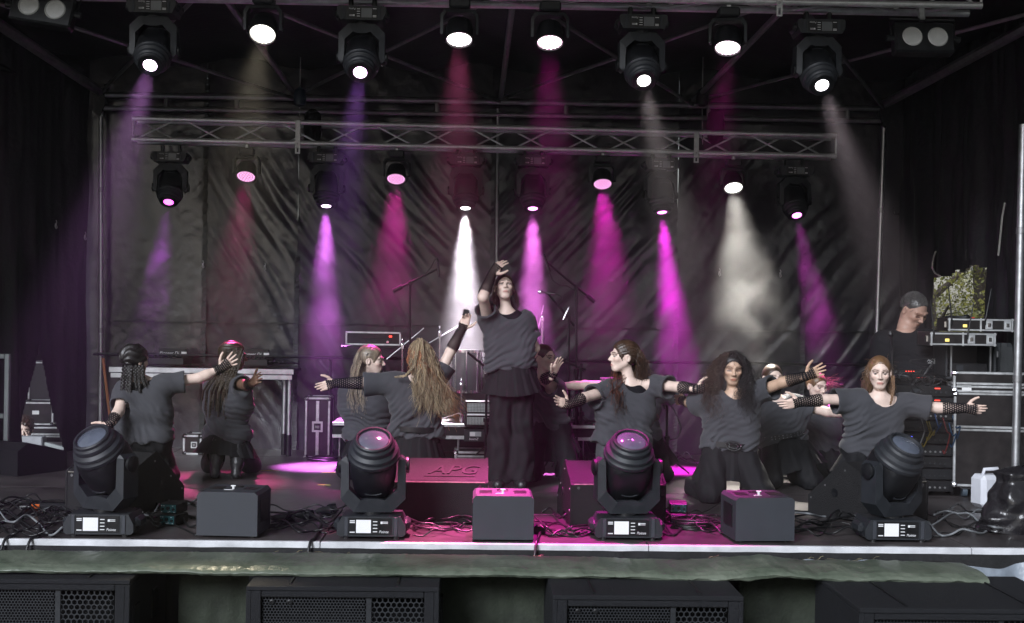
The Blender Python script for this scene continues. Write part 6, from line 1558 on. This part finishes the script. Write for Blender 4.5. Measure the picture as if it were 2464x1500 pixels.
cast(name='P5', seed=5, label='standing dancer in the middle looking up with one gloved arm raised over her head', Y=9.82, neck=(1219, 750), head=(1214, 694), look=(4, 20), hs=.97, sh=((1174, 768), (1264, 772)), el=((1162, 716, -.20), (1287, 838, .02)), wr=((1184, 660, -.10), (1266, 884, .18)), tip=((1216, 618, -.08), (1240, 900, .24)), hip=(1232, 908),
     palm=((.4, -.3, -1), BACK), thumb=((.5, -.6, -.5), UPV), curl=(.22, .3), spread=(.16, .05), sleeve=(.55, .6), slr=(.07, .088), wid=1.02, hem=.88, fold=(-.45, .9), famp=.009, neckcut=(.035, -.012, .10), inner=True, skirtl=.235, flare=.075, pleats=17, skirtup=.11, waist=1.02,
     kn=((-.085, -.02, .48), (.085, .0, .48)), an=((-.095, .0, .05), (.075, .0, .05)), toe=((-.10, -.15, .035), (.085, -.15, .035)), thigh=(.096, .088), calf=(.092, .120), gaze=(0, .35), makeup=1, glove=((.18, 1.3), (.3, 1.1)),
     hair=dict(col='brown', thick=.007, stri=40, stria=.0015, nape=-.09, line=.006, strands=[(130, 230, -40, 20, (1195, 770, .10), (1245, 772, .12), 110, .004, .004, 'brown', .02), (60, 100, -40, 10, (1244, 742, .04), (1248, 750, .05), 22, .004, .0035, 'brown', .015), (-100, -60, -40, 10, (1190, 738, .05), (1194, 750, .05), 22, .004, .0035, 'brown', .015)]))

cast(name='P6', seed=6, label='smiling dancer with slicked dark hair kneeling behind the standing one', Y=10.4, neck=(1304, 912), head=(1310, 862), look=(48, -2), hs=.98, sh=((1268, 930, .08), (1334, 936, -.08)), el=((1262, 985, .15), (1308, 915, -.26)), wr=((1285, 1020, .1), (1330, 902, -.40)), tip=((1300, 1030, 0), (1346, 866, -.42)), hip=(1322, 1032),
     palm=(BACK, (1, -.3, 0)), thumb=(UPV, (-.5, -.6, .3)), curl=(.2, .12), spread=(.05, .12), lip=(.75, .45, .45), makeup=1, wid=.98, sleeve=(.5, .5), kn=KF['kn'], an=((-.12, -.1, .09), (.12, -.1, .09)), toe=((-.1, -.2, .035), (.1, -.2, .035)), skirtl=.3, flare=.1, hide_hand=(1, 0), glove=(None, (.2, 1.1)),
     hair=dict(col='brown', thick=.007, stri=46, stria=.001, bun=(0, .115, -.03, .04), clips=[(.07, -.03, .06)], strands=[(150, 210, -60, -20, (1290, 905, .02), (1300, 920, .0), 40, .006, .004, 'brown', .03)]))

cast(name='P7b', seed=12, label='dancer hidden behind the red-brown-haired one, only arms and hair tips showing', Y=10.45, neck=(1532, 918), head=(1528, 872), look=(160, 0), hs=.95, sh=((1478, 930), (1588, 940)), el=((1408, 927, 0), (1628, 955, .1)), wr=((1336, 930, 0), (1652, 966, .22)), tip=((1296, 934, 0), (1680, 972, .32)), hip=(1538, 1058),
     palm=(BACK, BACK), thumb=(UPV, UPV), sleeve=(.45, .72), hide_hand=(0, 1), kn=KF['kn'], an=KF['an'], glove=((.78, 1.25), (.3, 1.0)), hair=dict(col='auburn', thick=.014, ears=False, strands=[(60, 200, -30, 20, (1560, 985, -.1), (1575, 1010, -.1), 70, .008, .004, 'auburn', .05)]))

cast(name='P7', seed=7, label='kneeling dancer with red-brown half-up hair looking left, both arms spread', Y=9.6, neck=(1516, 922), head=(1500, 860), look=(-78, 3), hs=1.06, sh=((1458, 942), (1578, 926)), el=((1404, 958, -.17), (1632, 932, -.17)), wr=((1367, 975, -.30), (1674, 936, -.32)), tip=((1342, 966, -.36), (1724, 935, -.34)), hip=(1494, 1072),
     palm=(FRONT, FRONT), thumb=((-.2, 0, 1), (.4, 0, 1)), curl=(.1, .1), spread=(.05, .02), handsc=.95, sleeve=(.6, .62), slr=(.072, .10), wid=1.14, hem=1.0, fold=(.55, .85), famp=.009, neckcut=(.045, -.02, .105), inner=True, kn=KF['kn'], an=KF['an'], skirt=False, pantm=PANTG, glove=((.15, 1.25), (.2, 1.25)),
     hair=dict(col='brown', thick=.014, stri=36, stria=.003, line=.004, bun=(0, .10, .04, .022), strands=[(120, 230, -35, 40, (1535, 930, .0), (1560, 905, .0), 130, .006, .0042, 'brown', .03), (200, 300, 30, 75, (1545, 870, .0), (1550, 885, .0), 50, .004, .003, 'auburn', .015), (200, 300, -40, -10, (1480, 975, -.16), (1500, 990, -.16), 60, .005, .0042, 'brown', .03), (210, 300, -40, -10, (1470, 945, -.17), (1485, 965, -.17), 45, .005, .004, 'red', .04)], clips=[(-.04, -.02, .108), (.0, .03, .118), (-.075, .0, .085)]))

cast(name='P8', seed=8, label='kneeling dancer with long dark curly hair, eyes closed, facing the audience', Y=9.3, neck=(1766, 948), head=(1762, 888), look=(-4, -8), hs=1.06, skin='tan', lids=True, makeup=1, lip=(.85, .55, .52), sh=((1703, 962), (1824, 944)), el=((1664, 970, .16), (1884, 920, -.17)), wr=((1642, 964, .34), (1938, 906, -.28)), tip=((1622, 962, .46), (1990, 884, -.30)), hip=(1752, 1086),
     palm=(BACK, FRONT), thumb=(UPV, (-.25, 0, 1)), curl=(.2, .08), spread=(.05, .12), sleeve=(.75, .62), slr=(.076, .098), wid=1.08, hem=.98, fold=(-.5, .85), famp=.010, neckcut=(0, -.01, .085), kn=((-.17, -.22, .075), (.20, -.24, .075)), an=((-.22, .15, .075), (.2, .15, .07)), toe=((-.24, .28, .04), (.2, .28, .04)), thigh=(.115, .10), belt='buckle', beltup=.055, skirtup=.05, skirtl=.27, flare=.10, pleats=12, glove=((.2, 1.0), (.25, 1.25)),
     hair=dict(col='black', thick=.010, stri=44, stria=.002, ears=False, nape=-.07, line=.004, strands=[(-100, -35, 35, 78, (1694, 930, .0), (1716, 985, -.06), 110, .014, .0034, 'brown', .06, 6), (35, 100, 35, 78, (1806, 930, .0), (1816, 985, -.06), 120, .012, .0034, 'black', .06, 6), (-170, -70, -30, 45, (1688, 965, -.10), (1738, 1000, -.12), 190, .016, .0032, 'brown', .075, 7), (62, 170, -30, 55, (1775, 960, -.12), (1815, 1005, -.12), 210, .013, .0036, 'black', .07, 6), (-120, 120, 40, 85, (1715, 930, 0), (1810, 935, 0), 60, .010, .0022, 'black', .09, 6)], clips=[(.075, -.04, .075)]))

cast(name='P9', seed=9, label='dancer with studded belt half hidden behind the curly-haired one, eyes just above her arm', Y=10.1, neck=(1868, 960), head=(1860, 912), look=(8, 2), hs=1.0, sh=((1822, 970), (1922, 974)), el=((1796, 1000, .12), (1990, 992, -.05)), wr=((1785, 1040, .1), (2058, 996, -.05)), tip=((1790, 1070, .05), (2105, 1000, -.05)), hip=(1886, 1066), makeup=1,
     palm=(BACK, FRONT), thumb=(UPV, UPV), sleeve=(.6, .5), hide_hand=(1, 1), wid=1.02, fold=(-.4, .9), kn=KF['kn'], an=KF['an'], belt='studs', skirtl=.28, glove=(None, (.75, 1.1)), hair=dict(col='brown', thick=.007, stri=44, stria=.001, bun=(0, .09, .06, .035)))

cast(name='P10', seed=10, label='dancer with slicked-back light hair looking down, kneeling farthest back on the right', Y=10.6, neck=(1964, 978), head=(1966, 930), look=(22, -10), hs=.98, sh=((1916, 990), (2008, 990)), el=((1898, 1030, .1), (2045, 1005, .1)), wr=((1925, 1060, 0), (2085, 1005, .2)), tip=((1945, 1070, 0), (2120, 1008, .25)), hip=(1958, 1085), makeup=1,
     palm=(BACK, BACK), thumb=(UPV, UPV), hide_hand=(1, 1), wid=1.08, neckcut=(.03, -.01, .10), inner=True, kn=KF['kn'], an=KF['an'], skirtl=.3, glove=(None, None), hair=dict(col='auburn', thick=.007, stri=44, stria=.001, strands=[(140, 220, -20, 40, (2000, 935, .1), (2030, 930, .1), 50, .006, .003, 'auburn', .03)]))

cast(name='P11', seed=11, label='kneeling dancer at the right with half-up light brown hair and both arms stretched wide', Y=9.2, neck=(2118, 954), head=(2116, 898), look=(-14, -4), hs=1.08, sh=((2060, 962), (2182, 972)), el=((1986, 962, -.03), (2258, 982, -.05)), wr=((1924, 968, -.06), (2322, 983, -.10)), tip=((1868, 978, -.06), (2378, 988, -.12)), hip=(2086, 1096), makeup=1,
     palm=(BACK, BACK), thumb=((-.1, -.3, 1), (.1, -.3, 1)), curl=(.15, .1), spread=(.04, .03), sleeve=(.72, .72), slr=(.074, .10), slk=.08, wid=1.08, fold=(-.6, .8), famp=.011, neckcut=(.0, -.01, .115), kn=((-.14, -.24, .075), (.17, -.22, .075)), an=((-.15, .14, .07), (.17, .14, .07)), skirtl=.26, flare=.07, glove=((.2, 1.2), (.15, 1.28)),
     hair=dict(col='auburn', thick=.006, stri=60, stria=.0016, ears=True, line=.010, strands=[(-50, -4, 40, 70, (2090, 885, .10), (2102, 900, .12), 90, .003, .0030, 'auburn', .03), (4, 50, 40, 70, (2130, 885, .10), (2142, 900, .12), 90, .003, .0030, 'auburn', .03), (100, 160, -30, 40, (2135, 950, .02), (2150, 968, .0), 60, .008, .0036, 'auburn', .02), (-160, -105, -30, 40, (2082, 945, .05), (2096, 955, .06), 60, .010, .0032, 'auburn', .025), (-75, -60, -10, 20, (2084, 920, -.02), (2090, 935, -.02), 14, .008, .002, 'auburn', .02), (-150, 150, 40, 80, (2075, 905, .02), (2158, 905, .02), 30, .006, .0018, 'blonde', .02)], braids=[([(2148, 905, -.05), (2150, 935, -.10), (2146, 960, -.13), (2142, 975, -.13)], .012)]))

def acs(root, base, j):
    c = j['neck'].lerp(j['hip'], .42) + j['side'] * .13 - base
    p = Vector((c.x, -.19, c.z + .035)); text_mesh('shirt_print', 'ACS', .036, PRINT, root, FACE(p.x, p.y, p.z), .001, .2); MB().box((p.x + .04, p.y, p.z - .02), (.13, .002, .005)).build('shirt_print_bar', PRINT, root)
cast(name='P12', seed=13, dancer=False, label='heavy man in a black t-shirt with short grey hair looking down at the equipment', Y=10.0, male=True, skin='ruddy', jaw=1.22, lids=True, hs=1.16, neck=(2178, 800), head=(2200, 748), look=(24, -34), sh=((2128, 824), (2238, 822)), el=((2122, 892, .02), (2262, 890, .02)), wr=((2150, 935, -.16), (2238, 930, -.2)), tip=((2165, 955, -.26), (2222, 945, -.3)), hip=(2186, 985),
     palm=(DOWN, DOWN), thumb=((1, 0, .2), (-1, 0, .2)), sleeve=(.72, .72), slr=(.068, .082), shirtm=BLACKT, neckcut=(.0, .02, .07), wid=1.02, hem=1.02, fold=(.2, 1), famp=.006, kn=((-.12, -.02, .4), (.12, -.02, .4)), an=((-.12, .03, .06), (.12, .03, .06)), toe=((-.13, -.12, .035), (.13, -.12, .035)), calf=(.075, .07), skirt=False, glove=(None, None), brow=(.5, .42, .4), lip=(.85, .65, .62), extra=acs,
     hair=dict(col='grey', thick=.003, stri=60, stria=.001, nape=-.05, line=.016, fuzz=1500, fuzzl=.017))

cast(name='P13', seed=14, dancer=False, label='person in a brown top resting chin on hand backstage, seen through the left slit', Y=12.95, floor=GROUNDZ, hs=1.05, skin='fair', neck=(66, 1064), head=(58, 1034), look=(14, -8), sh=((42, 1080), (96, 1078)), el=((48, 1110, -.15), (82, 1108, -.12)), wr=((60, 1108, -.3), (72, 1068, -.18)), tip=((75, 1106, -.38), (66, 1040, -.17)), hip=(72, 1160),
     palm=(DOWN, (-1, 0, 0)), thumb=(UPV, (0, -1, .3)), sleeve=(.95, .95), shirtm=mat('brown sweatshirt', (.055, .038, .022), .9, 0, .2, 30, .3, 200), wid=1.1, legs=False, skirt=False, glove=(None, (.75, .92)), hair=dict(col='brown', thick=.016, curlcap=True, stri=20, stria=.003, fuzz=500, fuzzl=.03))
# the stool the backstage person sits on
q = P(72, 1160, 12.95); t = thing('folding_stool', 'low stool under the person behind the left slit', 'stool', (q.x, 12.95, GROUNDZ)); MB().box((0, 0, q.z - GROUNDZ - .12), (.4, .36, .04), b=.01).build('seat', BLKMET, t)
for x in (-.17, .17):
    for y in (-.14, .14): MB().cyl((x, y, 0), (x * .9, y * .9, q.z - GROUNDZ - .13), .014, n=8).build('leg', BLKMET, t)
# ------------------------------------------------------------------ stage haze, from in front of the deck to behind the back curtain
HAZE = bpy.data.materials.new('stage haze'); HAZE.use_nodes = True; nt = HAZE.node_tree
nt.nodes.remove(nt.nodes['Principled BSDF'])
pv_ = nt.nodes.new('ShaderNodeVolumePrincipled'); pv_.inputs['Color'].default_value = (.93, .93, .95, 1)
pv_.inputs['Density'].default_value = .0042; pv_.inputs['Anisotropy'].default_value = .4
nt.links.new(pv_.outputs[0], nt.nodes['Material Output'].inputs['Volume'])
hz = MB().box((0, 9.4, 1.3), (11.6, 7.3, 6.9)).build('haze', HAZE)
hz['kind'] = 'stuff'; tag(hz, 'thin stage haze drifting through the lamp beams', 'haze')
# puffs of thicker smoke from the fog machine, drifting in front of the back curtain
def smoke(px, py, Y, size, dens, label, seed, nscale=3.2, rng_=(.42, .68)):
    m = bpy.data.materials.new('smoke ' + str(seed)); m.use_nodes = True; nt = m.node_tree; nt.nodes.remove(nt.nodes['Principled BSDF']); N = nt.nodes.new; L = nt.links.new
    v = N('ShaderNodeVolumePrincipled'); v.inputs['Color'].default_value = (.95, .95, .96, 1); v.inputs['Anisotropy'].default_value = .35
    tc = N('ShaderNodeTexCoord'); ln = N('ShaderNodeVectorMath'); ln.operation = 'LENGTH'; mp = N('ShaderNodeMapping'); mp.inputs['Scale'].default_value = tuple(2 / x for x in size); L(tc.outputs['Object'], mp.inputs[0]); L(mp.outputs[0], ln.inputs[0])
    fo = N('ShaderNodeMapRange'); fo.interpolation_type = 'SMOOTHSTEP'; fo.inputs['From Min'].default_value = .98; fo.inputs['From Max'].default_value = .1; fo.inputs['To Min'].default_value = 0; fo.inputs['To Max'].default_value = 1; L(ln.outputs['Value'], fo.inputs['Value'])
    ns = N('ShaderNodeTexNoise'); ns.noise_dimensions = '4D'; ns.inputs['W'].default_value = seed; ns.inputs['Scale'].default_value = nscale; ns.inputs['Detail'].default_value = 3; ns.inputs['Distortion'].default_value = .6; L(tc.outputs['Object'], ns.inputs['Vector'])
    nr = N('ShaderNodeMapRange'); nr.inputs['From Min'].default_value, nr.inputs['From Max'].default_value = rng_; L(ns.outputs['Fac'], nr.inputs['Value'])
    mu = N('ShaderNodeMath'); mu.operation = 'MULTIPLY'; L(fo.outputs[0], mu.inputs[0]); L(nr.outputs[0], mu.inputs[1])
    m2 = N('ShaderNodeMath'); m2.operation = 'MULTIPLY'; m2.inputs[1].default_value = dens; L(mu.outputs[0], m2.inputs[0]); L(m2.outputs[0], v.inputs['Density']); L(v.outputs[0], nt.nodes['Material Output'].inputs['Volume'])
    o = MB().ball((0, 0, 0), tuple(x / 2 for x in size), 20, 12).build('smoke', m, None, loc=P(px, py, Y)); o['kind'] = 'stuff'; tag(o, label, 'smoke')
smoke(1260, 640, 11.35, (5.8, 1.75, 3.2), .26, 'grey-violet bank of smoke hanging before the back curtain', 2, 2.4, (.36, .68))
smoke(1825, 810, 11.1, (1.8, .9, 1.9), .42, 'white smoke cloud drifting before the curtain on the right', 3)
smoke(360, 690, 11.2, (.9, .7, 1.0), .12, 'purple-lit smoke puff at the left before the curtain', 11)
SC.cycles.volume_step_rate = 3.0; SC.cycles.volume_max_steps = 48
